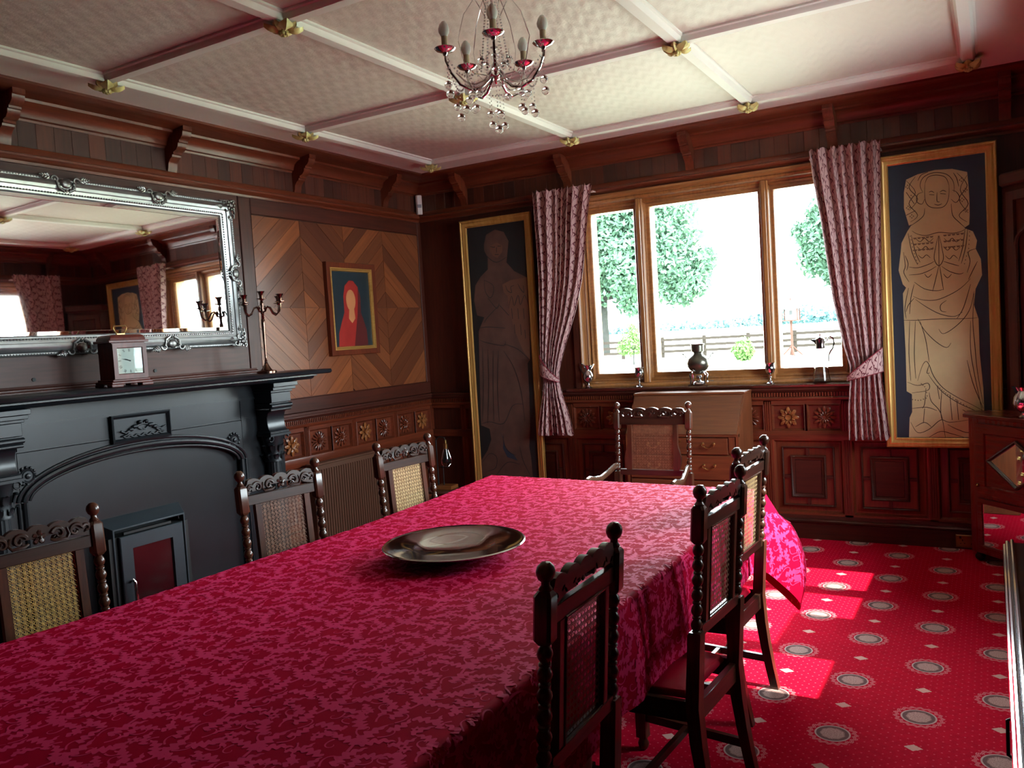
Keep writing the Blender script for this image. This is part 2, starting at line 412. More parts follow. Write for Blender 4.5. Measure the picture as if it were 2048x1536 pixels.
for _m in (M_cloth, M_damask):
    _b = _m.node_tree.nodes['Principled BSDF']; _b.inputs['Sheen Weight'].default_value = 0.0; _b.inputs['Sheen Roughness'].default_value = 0.4
    _b.inputs['Sheen Tint'].default_value = rgb(255,150,190)
# ---------------------------------------------------------------- room shell
RX, RY, RZ = 5.10, -8.60, 3.126
def rectloft(mb, x0, x1, z0, z1, prof):
    """picture-frame shape: prof = [(inset, y), ...] swept round a rectangle with mitres"""
    mb.loft([[(x0+i, y, z0+i), (x1-i, y, z0+i), (x1-i, y, z1-i), (x0+i, y, z1-i)] for i, y in prof], cap=False)
fl = MB().box(-0.2, RX+0.3, RY-0.2, 0.3, -0.12, 0.0).build('floor', M_carpet); fl['kind'] = 'structure'

def wallmesh(name, length, hole, loc, rz, mat, x_start=0):
    mb = MB()
    if hole:
        a, b_, z0, z1 = hole
        mb.box(x_start, a, 0, 0.28, -0.1, 3.3); mb.box(b_, length, 0, 0.28, -0.1, 3.3); mb.box(a, b_, 0, 0.28, -0.1, z0); mb.box(a, b_, 0, 0.28, z1, 3.3)
    else: mb.box(x_start, length, 0, 0.28, -0.1, 3.3)
    o = mb.build(name, mat); o.location = loc; o.rotation_euler = (0, 0, rz); o['kind'] = 'structure'; return o
wall_front = wallmesh('wall_front', RX+0.28, (1.60, 3.78, 1.155, 2.70), (0,0,0), 0, M_mahog['z'], -0.28)
wall_left = wallmesh('wall_left', 0.0, None, (0,0,0), pi/2, M_mahog['z'], RY)
wall_right = wallmesh('wall_right', -RY, (0.70, 2.88, 1.155, 2.70), (RX,0,0), -pi/2, M_mahog['z'], 0)
wall_back = wallmesh('wall_back', 0.28, None, (0,RY,0), pi, M_mahog['z'], -RX-0.28)

# shared piece meshes -------------------------------------------------
def bracket_mb():
    pts = [(0,2.825),(-0.022,2.825),(-0.03,2.85),(-0.034,2.875),(-0.05,2.897),(-0.073,2.912),(-0.076,2.924),(-0.088,2.926),(-0.088,2.94),(-0.115,2.948),(-0.134,2.968),(-0.138,2.99),(-0.15,2.992),(-0.152,3.004),(-0.168,3.012),(-0.186,3.03),(-0.192,3.055),(-0.2,3.062),(-0.2,3.1),(0,3.1)]
    return MB().prism(pts, 'x', -0.034, 0.034)
CORN = [(0,2.972),(-0.012,2.972),(-0.016,2.984),(-0.03,2.99),(-0.034,3.003),(-0.045,3.03),(-0.075,3.052),(-0.10,3.06),(-0.104,3.075),(-0.2,3.088),(-0.236,3.096),(-0.25,3.108),(-0.25,3.128),(0,3.128)]
PRAIL = [(0,2.735),(-0.014,2.735),(-0.018,2.75),(-0.04,2.758),(-0.05,2.77),(-0.05,2.782),(-0.03,2.79),(-0.026,2.815),(-0.016,2.828),(0,2.828)]
BCAP = [(0,0),(-0.05,0),(-0.05,0.118),(-0.062,0.124),(-0.066,0.136),(-0.058,0.146),(-0.042,0.15),(-0.038,0.172),(0,0.172)]
def ring_of_petals(n, r0, r1, wd, th, off=0, ln=None):
    mb = MB()
    return mb
def rosette_mb(kind):
    mb = MB(); T = Matrix.Rotation(pi/2, 4, 'X')
    def petals(n, r, L, w, y, a0=0.0):
        for i in range(n):
            a = a0+2*pi*i/n; mb.M = Matrix.Rotation(a, 4, 'Y') @ Matrix.Translation((r, y, 0)); mb.ball((0,0,0), 1, 6, 4, (L, 0.008, w))
        mb.M = None
    def disc(r, y0, y1, r2=None):
        mb.lathe([(r, -y0), (r, -y1+0.002), ((r2 or r)*0.8, -y1)], seg=14, M=T)
    if kind == 0: petals(16, 0.052, 0.03, 0.0085, -0.012); disc(0.024, 0, -0.022); petals(10, 0.012, 0.008, 0.004, -0.024)
    elif kind == 1: petals(8, 0.05, 0.03, 0.016, -0.012); petals(8, 0.04, 0.016, 0.007, -0.019, pi/8); disc(0.02, 0, -0.024)
    else: petals(12, 0.058, 0.026, 0.013, -0.010); petals(12, 0.03, 0.018, 0.007, -0.02, pi/12); disc(0.015, 0, -0.028)
    mb.M = None
    return mb
_proto = {}
def panel_proto():
    mb = MB()   # origin = lower left corner of the field, 0.495 x 0.55
    mb.box(0, 0.495, -0.008, 0.0, 0, 0.55)
    rectloft(mb, 0, 0.495, 0, 0.55, [(0,-0.03),(0.006,-0.028),(0.014,-0.016),(0.02,-0.008)])
    rectloft(mb, 0.03, 0.465, 0.03, 0.52, [(0,-0.008),(0.03,-0.016)])
    p = mb.build('panel', M_frame['z'])
    m2 = MB()
    rectloft(m2, 0.062, 0.433, 0.052, 0.498, [(0,-0.012),(0,-0.024),(0.006,-0.027),(0.012,-0.022),(0.012,-0.008)])
    rectloft(m2, 0.122, 0.373, 0.115, 0.43, [(0,-0.01),(0,-0.028),(0.008,-0.032),(0.016,-0.024),(0.03,-0.02),(0.034,-0.01)])
    for bx in ((0.074,0.122,0.262,0.282),(0.373,0.421,0.262,0.282),(0.238,0.258,0.43,0.486),(0.238,0.258,0.064,0.115)): m2.box(bx[0],bx[1],-0.024,-0.008,bx[2],bx[3])
    m2.box(0.156, 0.339, -0.016, -0.008, 0.149, 0.396)
    q = m2.build('moulding', M_mahog['x'], p); return p
def cell_proto(kind):
    mb = MB(); mb.box(0, 0.24, -0.008, 0, 0, 0.20)
    rectloft(mb, 0, 0.24, 0, 0.20, [(0,-0.03),(0.004,-0.032),(0.01,-0.02),(0.016,-0.008)])
    p = mb.build('rosette_panel', M_frame['x']); q = rosette_mb(kind).build('rosette', M_gilded['x'] if kind == 1 else M_frame['y'], p); q.location = (0.12, -0.008, 0.10); return p
def pilaster_proto():
    mb = MB(); mb.box(-0.0275, 0.0275, -0.03, 0, 0.172, 1.03)
    for k in (-0.015, 0, 0.015):
        mb.loft([[(k-0.005, -0.03, z), (k-0.003, -0.036, z), (k+0.003, -0.036, z), (k+0.005, -0.03, z)] for z in (0.20, 0.73)], closed=False)
        mb.loft([[(k-0.005, -0.03, z), (k-0.003, -0.036, z), (k+0.003, -0.036, z), (k+0.005, -0.03, z)] for z in (0.80, 1.02)], closed=False)
    return mb.build('pilaster', M_frame['z'])

def dress(wall, xa, xb, bounds, brackets, boards, dado_to=None, kinds=(0,1,2)):
    """panelling of one wall in the wall's own axes (x along it, -y into the room)"""
    def put(mb, name, mat, **k):
        return mb.build(name, mat, wall, **k)
    d0, d1 = dado_to or (xa, xb)
    put(MB().prism(BCAP, 'x', d0, d1), 'skirting', M_mahog['x'])
    put(MB().box(d0, d1, -0.03, 0, 0.172, 0.185), 'bottom_rail', M_frame['x'])
    put(MB().prism([(0,0.735),(-0.03,0.735),(-0.034,0.745),(-0.034,0.79),(-0.03,0.80),(0,0.80)], 'x', d0, d1), 'middle_rail', M_frame['x'])
    put(MB().prism([(0,1.0),(-0.03,1.0),(-0.03,1.026),(-0.042,1.034),(-0.046,1.045),(-0.04,1.054),(0,1.054)], 'x', d0, d1), 'upper_rail', M_frame['x'])
    put(MB().prism([(0,1.054),(-0.03,1.054),(-0.03,1.088),(-0.046,1.092),(-0.052,1.102),(-0.062,1.108),(-0.062,1.122),(-0.07,1.126),(-0.07,1.143),(0,1.143)], 'x', d0, d1), 'dado_moulding', M_mahog['x'])
    mb = MB(); n = int((d1-d0)/0.02)
    for i in range(n): mb.box(d0+0.005+i*0.02, d0+0.016+i*0.02, -0.042, -0.029, 1.058, 1.086)
    tag(put(mb, 'dentil_row', M_frame['x'], recalc=False), kind='stuff')
    put(MB().prism(PRAIL, 'x', xa, xb), 'picture_rail', M_frame['x'])
    put(MB().prism(CORN, 'x', xa, xb), 'cornice', M_frame['x'])
    if 'panel' not in _proto:
        _proto['panel'] = panel_proto(); _proto['pil'] = pilaster_proto(); _proto['br'] = bracket_mb().build('bracket', M_frame['z'])
        for k in range(3): _proto['cell%d' % k] = cell_proto(k)
        _proto['bd'] = MB().bevbox(0.0, 0.1046, -0.008, 0.0, 2.828, 2.985, 0.0015).build('board', M_frieze)
    for b_ in bounds: dup(_proto['pil'], wall, (b_, 0, 0))
    for a, b_ in zip(bounds, bounds[1:]):
        dup(_proto['panel'], wall, (a+0.0275, 0, 0.185))
    k = 0
    for a, b_ in zip(bounds, bounds[1:]):
        for off in (0.0275, 0.2825): dup(_proto['cell%d' % kinds[k % len(kinds)]], wall, (a+off, 0, 0.80)); k += 1
    for x in brackets: dup(_proto['br'], wall, (x, 0, 0))
    x = boards[0]
    while x < boards[1]: dup(_proto['bd'], wall, (x, 0, 0)); x += 0.105
dress(wall_front, 0, RX, [0.38+0.55*i for i in range(-0, 9)], [0.53, 1.57, 2.62, 3.66, 4.71], (0.0, 5.0), kinds=(2,0,1,0,2,1,0,0,1,0,1,2))
dress(wall_left, RY, 0, [-2.23, -1.68, -1.13, -0.58, -0.03], [-0.51, -1.575, -2.70, -3.76, -4.8, -5.9], (-5.15, -0.1), (-2.23, 0), kinds=(0,1,0,2,1,0,2,1))
dress(wall_right, 0, -RY, [0.03+0.55*i for i in range(0, 7)], [0.53, 1.6, 2.67, 3.74, 4.8], (0.0, 4.0))
for k, v in list(_proto.items()):
    for ch in list(v.children): bpy.data.objects.remove(ch)
    bpy.data.objects.remove(v)
MB().prism(CORN, 'x', -RX, 0).build('cornice', M_mahog['x'], wall_back); MB().prism(BCAP, 'x', -RX, 0).build('skirting', M_mahog['x'], wall_back)

# chevron boarding on the left wall ---------------------------------
def clip(poly, a, b_, c):      # keep a*x+b*y<=c
    out = []
    for i, p in enumerate(poly):
        q = poly[(i+1) % len(poly)]; dp = a*p[0]+b_*p[1]-c; dq = a*q[0]+b_*q[1]-c
        if dp <= 0: out.append(p)
        if dp*dq < 0: t = dp/(dp-dq); out.append((p[0]+(q[0]-p[0])*t, p[1]+(q[1]-p[1])*t))
    return out
def chevrons(cols, z0, zm, z1):
    th = radians(40.6); wd = 0.105
    for (ya, yb, up) in cols:
        for (za, zb, s) in ((zm, z1, 1), (z0, zm, -1)):
            sl = up*s                # +1: board rises with local x
            dx, dz = cos(th), sl*sin(th); nx, nz_ = -dz, dx
            cx0 = yb if up > 0 else ya; c0 = nx*cx0+nz_*zm   # boards meet the seam at the peak columns
            k = -14
            while k < 15:
                lo, hi = c0+k*wd+0.0012, c0+(k+1)*wd-0.0012; k += 1
                p = [(ya+.0012, za+.0012), (yb-.0012, za+.0012), (yb-.0012, zb-.0012), (ya+.0012, zb-.0012)]
                p = clip(clip(p, nx, nz_, hi), -nx, -nz_, -lo)
                if len(p) < 3: continue
                ar = abs(sum(p[i][0]*p[(i+1) % len(p)][1]-p[(i+1) % len(p)][0]*p[i][1] for i in range(len(p))))/2
                if ar < 2e-4: continue
                mx_, mz = sum(q[0] for q in p)/len(p), sum(q[1] for q in p)/len(p)
                loc = [((q[0]-mx_)*dx+(q[1]-mz)*dz, (q[0]-mx_)*nx+(q[1]-mz)*nz_) for q in p]
                y = -0.010-random.random()*0.0015
                o = MB().prism(loc, 'y', 0, y).build('plank', M_plank, wall_left)
                o.location = (mx_, 0, mz); o.rotation_euler = (0, -atan2(dz, dx), 0)
chevrons([(-2.05, -1.575, 1), (-1.575, -1.085, -1), (-1.085, -0.575, 1), (-0.575, -0.06, -1)], 1.255, 1.945, 2.612)
for nm, bx in (('stile', (-2.165,-2.055,1.25,2.735)), ('stile', (-0.055,0.0,1.25,2.735)), ('top_rail', (-2.055,-0.055,2.618,2.735)), ('lower_board', (-2.23,0,1.143,1.25)), ('overmantel_panel', (-5.2,-2.172,1.143,2.735))):
    MB().bevbox(bx[0], bx[1], -0.016, 0, bx[2], bx[3], 0.004).build(nm, M_mahog['z' if nm == 'stile' else 'x'], wall_left)
for x in (-2.95, -3.72): MB().lathe([(0.011,0),(0.011,0.006)], seg=10, M=Matrix.Translation((x,-0.016,1.545)) @ Matrix.Rotation(pi/2,4,'X')).build('plug', M_blackmat, wall_left)

# ceiling -------------------------------------------------------------
ceil = MB().box(-0.2, RX+0.3, RY-0.2, 0.3, RZ, RZ+0.1).build('ceiling', M_paper); ceil['kind'] = 'structure'
GA = [0.586, 1.881, 3.217, 4.519]; GB = [-0.585, -2.048, -3.517, -4.98, -6.44, -7.9]
BP = [(-0.052,0),(-0.052,-0.010),(-0.040,-0.014),(-0.034,-0.030),(-0.026,-0.038),(0.026,-0.038),(0.034,-0.030),(0.040,-0.014),(0.052,-0.010),(0.052,0)]
for a in GA: MB().prism([(a+p[0], RZ+p[1]) for p in BP], 'y', GB[-1], GB[0]).build('batten', M_white, ceil)
for b_ in GB:
    for a0, a1 in zip(GA, GA[1:]): MB().prism([(b_+p[0], RZ+p[1]*0.97) for p in BP], 'x', a0+0.03, a1-0.03).build('batten', M_white, ceil)
mb = MB()
for bx in ((0.2,GA[0]-0.05,RY,0),(GA[3]+0.05,RX-0.2,RY,0),(GA[0]-.05,GA[3]+.05,GB[0]+0.05,-0.2)): mb.box(bx[0],bx[1],bx[2],bx[3],RZ-0.004,RZ+0.001)
mb.build('plain_border', M_white, ceil)

def boss_mb():
    mb = MB()
    for i in range(4):
        for big in (1, 0):
            a = i*pi/2+(pi/4 if big else 0); L = 0.080 if big else 0.062; n = 9
            ca, sa = cos(a), sin(a); R = []
            for k in range(n):
                t = k/(n-1); r = 0.008+L*t
                wdt = (0.036 if big else 0.026)*(sin(pi*min(1, t*0.9+0.1))**0.6)*(0.66+0.34*abs(sin(3.3*pi*t+0.6)))+0.002
                z = -0.014-0.030*sin(pi*(t*0.75+0.15))+(0.004 if not big else 0); ro = []
                for q in (-1, -0.5, 0, 0.5, 1):
                    dz = 0.012*abs(q)**1.5-(0.006 if q == 0 else 0); ro.append((ca*r-sa*q*wdt, sa*r+ca*q*wdt, z+dz))
                R.append(ro)
            mb.loft(R, closed=False, cap=False)
    for i in range(5): a = i*2*pi/5; mb.ball((0.014*cos(a), 0.014*sin(a), -0.05), 0.012, 6, 4)
    mb.ball((0,0,-0.056), 0.011, 8, 5); mb.lathe([(0.03,0),(0.035,-0.02),(0.02,-0.045)], seg=8)
    return mb
_b = boss_mb().build('ceiling_boss', M_gilt)
rows = ['nearest the window', 'in the second row from the window', 'in the third row from the window', 'in the fourth row from the window']
colsn = ['above the fireplace wall', 'second from the fireplace wall', 'third from the fireplace wall', 'fourth from the fireplace wall']
first = True
for j in range(4):
    for i in range(4):
        o = _b if first else _b.copy()
        if not first: COL.objects.link(o)
        first = False
        o.location = (GA[i], GB[j], RZ-0.03); o.rotation_euler = (0, 0, random.uniform(-.25,.25)); 
        tag(o, 'gilt leaf boss %s, %s' % (rows[j], colsn[i]), 'ceiling ornament', 'gilt bosses at the ceiling crossings')

# windows -----------------------------------------------------------------
def window(num, loc, rz):
    wo = MB()
    z0, z1 = 1.155, 2.70; W_ = 2.18
    rectloft(wo, 0.0, W_, z0, z1, [(0.0,0.26),(0.0,0.012),(0.0,-0.022),(0.012,-0.028),(0.024,-0.02),(0.03,-0.006),(0.034,0.022),(0.048,0.03),(0.056,0.024),(0.064,0.034),(0.07,0.055),(0.078,0.055),(0.078,0.26)])
    r = wo.build('window_%d' % num, M_oak['z']); r.location = loc; r.rotation_euler = (0,0,rz); r['kind'] = 'structure'
    lights = [(0.12,0.50),(0.64,1.50),(1.62,2.055)]
    for a, b_ in lights:
        m = MB(); rectloft(m, a-0.045, b_+0.045, 1.20, 2.66, [(0,0.10),(0,0.048),(0.006,0.04),(0.014,0.044),(0.018,0.06),(0.04,0.064),(0.045,0.072),(0.045,0.10)])
        # bottom and top rails are taller than the stiles
        m.box(a-0.04, b_+0.04, 0.058, 0.10, 1.215, 1.265); m.box(a-0.04, b_+0.04, 0.058, 0.10, 2.60, 2.645)
        s = m.build('sash', M_oak['x'], r)
        MB().box(a-0.01, b_+0.01, 0.094, 0.098, 1.255, 2.61).build('pane', M_pane, s)
        m = MB(); rectloft(m, a-0.045, b_+0.045, 1.22, 2.645, [(0,0.10),(0.04,0.10),(0.04,0.2),(0,0.2)]); m.build('outer_sash', M_outpaint, s)
    for a, b_ in ((0.50,0.64),(1.50,1.62)):
        c = (a+b_)/2; m = MB(); pr = [(c-0.036,0.20),(c-0.036,0.05),(c-0.03,0.04),(c-0.03,0.012),(c-0.022,0.004),(c-0.016,0.006),(c-0.013,-0.012),(c+0.013,-0.012),(c+0.016,0.006),(c+0.022,0.004),(c+0.03,0.012),(c+0.03,0.04),(c+0.036,0.05),(c+0.036,0.20)]
        m.prism(pr, 'z', 1.19, 2.665); m.build('mullion', M_oak['z'], r)
    MB().prism([(-0.05,1.125),(-0.082,1.132),(-0.086,1.145),(-0.08,1.156),(0.035,1.156),(0.035,1.125)], 'x', -0.12, W_+0.10).build('sill', M_sill, r)
    MB().prism([(0.03,1.155),(0.03,1.172),(0.045,1.182),(0.06,1.192),(0.1,1.20),(0.1,1.15)], 'x', 0.0, W_).build('sloped_sill', M_sill, r)
    MB().box(-0.055, 0.0, -0.02, 0.0, 1.156, 2.735).build('casing', M_mahog['z'], r)
    MB().box(W_, W_+0.055, -0.02, 0.0, 1.156, 2.735).build('casing', M_mahog['z'], r)
    MB().prism([(0.0,2.70),(-0.03,2.70),(-0.036,2.712),(-0.046,2.72),(-0.046,2.735),(0,2.74)], 'x', -0.06, W_+0.06).build('head_moulding', M_oak['x'], r)
    return r
win1 = window(1, (1.60, 0, 0), 0); win2 = window(2, (RX, -0.70, 0), -pi/2)
# ---------------------------------------------------------------- fireplace
fp = thing('fireplace', 'black slate fireplace with arched cast iron insert and corbelled shelf', 'fireplace', (0, -3.165, 0), pi/2)
# local: x along wall (to the window), -y into room
MB().box(-1.16,-0.74,-0.12,-0.002,0.0,1.405).box(0.78,1.16,-0.12,-0.002,0.0,1.405).box(-0.74,0.78,-0.12,-0.002,1.16,1.405).build('surround', M_slate, fp, bevel=0.004)
m = MB(); n = 24
arc = [(-0.80,0.0)]+[(-0.80,0.86)]+[(0.02+0.74*sin(-pi/2*0.98+pi*0.98*i/n)*1.0, 0.89+0.215*cos(-pi/2*0.98+pi*0.98*i/n)) for i in range(n+1)]+[(0.80,0.86),(0.80,0.0)]
top = [(0.80,1.16),(-0.80,1.16)]
outer = [(-0.74,1.16)]+[(-0.74,0.86)]+[(p[0]*1.0,p[1]) for p in arc[2:-2]]+[(0.78,0.86),(0.78,1.16)]
m.prism(outer, 'y', -0.12, -0.002); m.build('spandrel', M_slate, fp)
MB().box(-0.79,0.79,-0.085,-0.002,0.0,1.15).build('iron_back_plate', M_slate, fp)
m = MB()
for off, r in ((0.0,0.017),(0.034,0.011),(-0.03,0.008)):
    pth = [(0.02+(0.745+off)*sin(t), 0, 0.89+(0.21+off)*cos(t)) for t in [-pi/2*0.97+pi*0.97*i/30 for i in range(31)]]
    m.tube([(p[0], -0.122, p[2]) for p in pth], r, 8)
m.build('arch_moulding', M_slate, fp)
for s in (-1, 1):
    m = MB()
    for off, r in ((0.0,0.017),(0.034,0.011)): m.tube([(0.02+s*(0.742+off),-0.122,0.01),(0.02+s*(0.742+off),-0.122,0.895)], r, 8)
    m.build('jamb_moulding', M_slate, fp)
MB().box(-1.16,1.16,-0.130,-0.118,1.295,1.31).box(-1.16,1.16,-0.126,-0.118,1.31,1.405).box(-1.0,1.0,-0.124,-0.118,1.165,1.17).build('frieze_fillet', M_slate, fp)
MB().prism([(0,1.405),(-0.30,1.405),(-0.32,1.412),(-0.33,1.425),(-0.36,1.43),(-0.36,1.44),(0,1.44)], 'x', -1.36, 1.30).build('shelf_moulding', M_slate, fp)
MB().prism([(-0.0,1.44),(-0.385,1.44),(-0.40,1.447),(-0.405,1.458),(-0.398,1.468),(-0.39,1.472),(-0.0,1.472)], 'x', -1.45, 1.41).build('shelf', M_slate, fp)
MB().prism([(0,1.472),(-0.045,1.472),(-0.045,1.48),(-0.036,1.486),(-0.036,1.494),(-0.024,1.50),(-0.02,1.512),(0,1.512)], 'x', -1.45, 1.05).build('back_fillet', M_mahog['x'], fp)
for s in (-1, 1):
    c = 1.0 if s > 0 else -0.885
    m = MB()
    def blk(y, z0, z1, hw): m.box(c-hw, c+hw, -y, -0.1, z0, z1)
    blk(0.345,1.375,1.405,0.115); blk(0.33,1.352,1.375,0.108); blk(0.30,1.335,1.352,0.102); blk(0.29,1.265,1.335,0.092)
    m.tube([(c-0.10,-0.285,1.243),(c+0.10,-0.285,1.243)], 0.015, 10); m.tube([(c-0.098,-0.275,1.216),(c+0.098,-0.275,1.216)], 0.012, 10); blk(0.27,1.225,1.265,0.09)
    pr = [(-0.1,1.215),(-0.262,1.215),(-0.235,1.19),(-0.222,1.16),(-0.222,1.12),(-0.23,1.08),(-0.245,1.065),(-0.1,1.065)]
    m.prism(pr, 'x', c-0.082, c+0.082); m.box(c-0.09,c+0.09,-0.255,-0.1,1.045,1.065); m.build('corbel', M_slate, fp, bevel=0.003)
    m = MB(); m.lathe([(0.062,0.845),(0.062,0.86),(0.056,0.87),(0.06,0.93),(0.075,1.0),(0.085,1.03)], c, -0.175, 16)
    for i in range(8):
        a = i*pi/4+pi/8
        for h, zz, rr, sz in ((0,0.895,0.064,0.8),(pi/8,0.95,0.072,1.0)):
            R = []
            for k in range(7):
                t = k/6; rad = rr+0.03*t*t; z = zz-0.03+0.075*t*sz-0.03*max(0,t-.7)*3; wd = 0.02*sz*(0.5+0.5*sin(pi*t))*(0.7+0.3*abs(sin(7*t)))
                R.append([(c+rad*cos(a+h)-sin(a+h)*q*wd, -0.175+rad*sin(a+h)+cos(a+h)*q*wd, z-abs(q)*0.006) for q in (-1,0,1)])
            m.loft(R, closed=False, cap=False)
    for sx in (-1, 1):
        for sy in (-1, 1):
            pts = [(c+sx*(0.07+0.02*cos(t))*1.0, -0.175+sy*0.062-0.0, 1.012+0.02*sin(t)) for t in [i*0.55 for i in range(11)]]
            m.tube(pts, [0.009-0.0005*i for i in range(11)], 6)
    m.box(c-0.095,c+0.095,-0.262,-0.1,1.03,1.045); m.build('capital', M_iron, fp)
    m = MB(); m.lathe([(0.07,0.0),(0.07,0.05),(0.062,0.06),(0.066,0.08),(0.054,0.095),(0.052,0.12),(0.047,0.845)], c, -0.175, 48, flute=lambda a, z: 1-0.05*abs(sin(a*8)) if z > 0.1 else 1); m.build('column', M_iron, fp)
    m = MB(); T = Matrix.Translation((s*0.70, -0.12, 1.035)) @ Matrix.Rotation(pi/2, 4, 'X')
    m.lathe([(0.042,0),(0.042,0.006),(0.036,0.012),(0.03,0.008),(0.026,0.012),(0.016,0.012),(0.012,0.022),(0.002,0.026)], seg=18, M=T)
    for i in range(12): m.ball((s*0.70+0.046*cos(i*pi/6), -0.124, 1.035+0.046*sin(i*pi/6)), 0.010, 6, 4)
    m.build('boss', M_iron, fp)
# relief tablet with two small figures
m = MB(); rectloft(m, -0.20, 0.20, 1.135, 1.30, [(0,-0.118),(0,-0.148),(0.008,-0.152),(0.018,-0.142),(0.024,-0.132)]); m.box(-0.18,0.18,-0.134,-0.118,1.155,1.28); tb = m.build('tablet', M_iron, fp)
m = MB()
def limb(p, r): m.tube([(a, -0.138-0.004*k, b_) for k, (a, b_) in enumerate(p)], r, 6)
for o_, s in ((-0.045, 1), (0.06, -1)):
    m.ball((o_+0.03*s,-0.145,1.245), 0.013, 8, 6); m.ball((o_,-0.142,1.222), 0.017, 8, 6, (1.4,0.8,0.8)); m.ball((o_-0.03*s,-0.142,1.207), 0.014, 8, 6, (1.3,0.8,0.9))
    limb([(o_-0.035*s,1.203),(o_-0.07*s,1.19),(o_-0.10*s,1.205)], [0.010,0.007,0.005]); limb([(o_-0.035*s,1.2),(o_-0.06*s,1.178),(o_-0.09*s,1.172)], [0.009,0.007,0.004])
    limb([(o_+0.02*s,1.228),(o_+0.055*s,1.235),(o_+0.075*s,1.25)], [0.006,0.005,0.003]); limb([(o_+0.01*s,1.22),(o_+0.04*s,1.20),(o_+0.06*s,1.205)], [0.006,0.005,0.003])
m.tube([(x*0.01,-0.138,1.168+0.006*sin(x*1.3)) for x in range(-14,15)], 0.006, 6)
m.build('relief', M_iron, tb)
MB().box(-1.2,1.2,-0.62,-0.002,0.0,0.02).build('hearth_slab', M_slate, fp, bevel=0.004)

st = thing('stove', 'grey inset stove with dark glass door inside the fireplace arch', 'stove', (0, -3.215, 0), pi/2)
m = MB(); m.box(-0.27,0.27,-0.20,-0.088,0.03,0.60); m.build('body', M_blackmat, st)
m = MB(); rectloft(m, -0.295, 0.295, 0.03, 0.70, [(0,-0.088),(0,-0.098),(0.05,-0.21),(0.06,-0.21),(0.062,-0.19)]); m.build('frame', M_stove, st, bevel=0.002)
m = MB(); rectloft(m, -0.215, 0.215, 0.06, 0.60, [(0,-0.20),(0,-0.222),(0.005,-0.226),(0.078,-0.226),(0.082,-0.212)]); m.build('door', M_stove, st)
MB().box(-0.135,0.135,-0.213,-0.208,0.14,0.52).build('door_glass', M_soot, bpy.data.objects['door'])
MB().tube([(-0.165,-0.226,0.33),(-0.165,-0.252,0.345),(-0.163,-0.256,0.33),(-0.158,-0.256,0.22)], [0.007,0.008,0.009,0.011], 10).build('door_handle', M_chrome, bpy.data.objects['door'])
m = MB(); m.box(-0.18,0.14,-0.215,-0.20,0.608,0.622); m.build('air_slot', M_blackmat, st)

# ---------------------------------------------------------------- radiator
rd = thing('radiator', 'brown enamelled ribbed radiator under the rosette panels', 'radiator', (0, -1.33, 0), pi/2)
m = MB(); m.box(-0.43,0.43,-0.155,-0.085,0.13,0.735); m.build('core', M_rad, rd, bevel=0.006)
m = MB(); k = -0.41
while k < 0.405: m.loft([[(k,-0.155,z),(k+0.004,-0.166,z),(k+0.018,-0.166,z),(k+0.022,-0.155,z)] for z in (0.17,0.70)], closed=False); k += 0.0273
tag(m.build('fluting', M_rad, rd), kind='stuff')
m = MB(); m.box(-0.44,0.44,-0.16,-0.078,0.735,0.75); m.build('top_grille', M_rad, rd, bevel=0.003)
for s in (-1,1): MB().tube([(s*0.38,-0.12,0.0),(s*0.38,-0.12,0.14)], 0.009, 8).build('pipe', M_brass, rd)
for s in (-1,1): MB().box(s*0.3-0.02,s*0.3+0.02,-0.09,-0.03,0.5,0.6).build('wall_bracket', M_rad, rd)

# ---------------------------------------------------------------- overmantel mirror
mr = thing('wall_mirror', 'wide mirror in ornate silver frame standing above the mantel shelf', 'mirror', (0.022, -3.16, 1.675), pi/2)
mr.rotation_euler = (radians(-0.9), 0, pi/2)
HW, HH = 0.912, 1.005
m = MB(); rectloft(m, -HW, HW, 0, HH, [(0.0,0.0),(0.0,-0.030),(0.008,-0.036),(0.016,-0.034),(0.030,-0.050),(0.050,-0.058),(0.066,-0.052),(0.07,-0.044),(0.086,-0.038),(0.094,-0.030),(0.104,-0.028),(0.112,-0.018),(0.112,0.0)])
m.build('frame', M_silverleaf, mr)
MB().box(-HW+0.10,HW-0.10,-0.016,-0.010,0.10,HH-0.10).build('mirror_glass', M_mirror, mr)
m = MB(); rectloft(m, -HW+0.11, HW-0.11, 0.11, HH-0.11, [(0,-0.0165),(0.0,-0.017),(0.022,-0.0195),(0.023,-0.0165)]); m.build('bevelled_edge', M_mirror, mr)
m = MB()
def beads(d, y, r, step):
    for z in (d, HH-d):
        x = -HW+d
        while x < HW-d: m.ball((x,y,z), r, 5, 3); x += step
    for x in (-HW+d, HW-d):
        z = d
        while z < HH-d: m.ball((x,y,z), r, 5, 3); z += step
beads(0.090, -0.036, 0.0062, 0.017); beads(0.010, -0.034, 0.0052, 0.016)
tag(m.build('beading', M_silverdark, mr, recalc=False), kind='stuff')
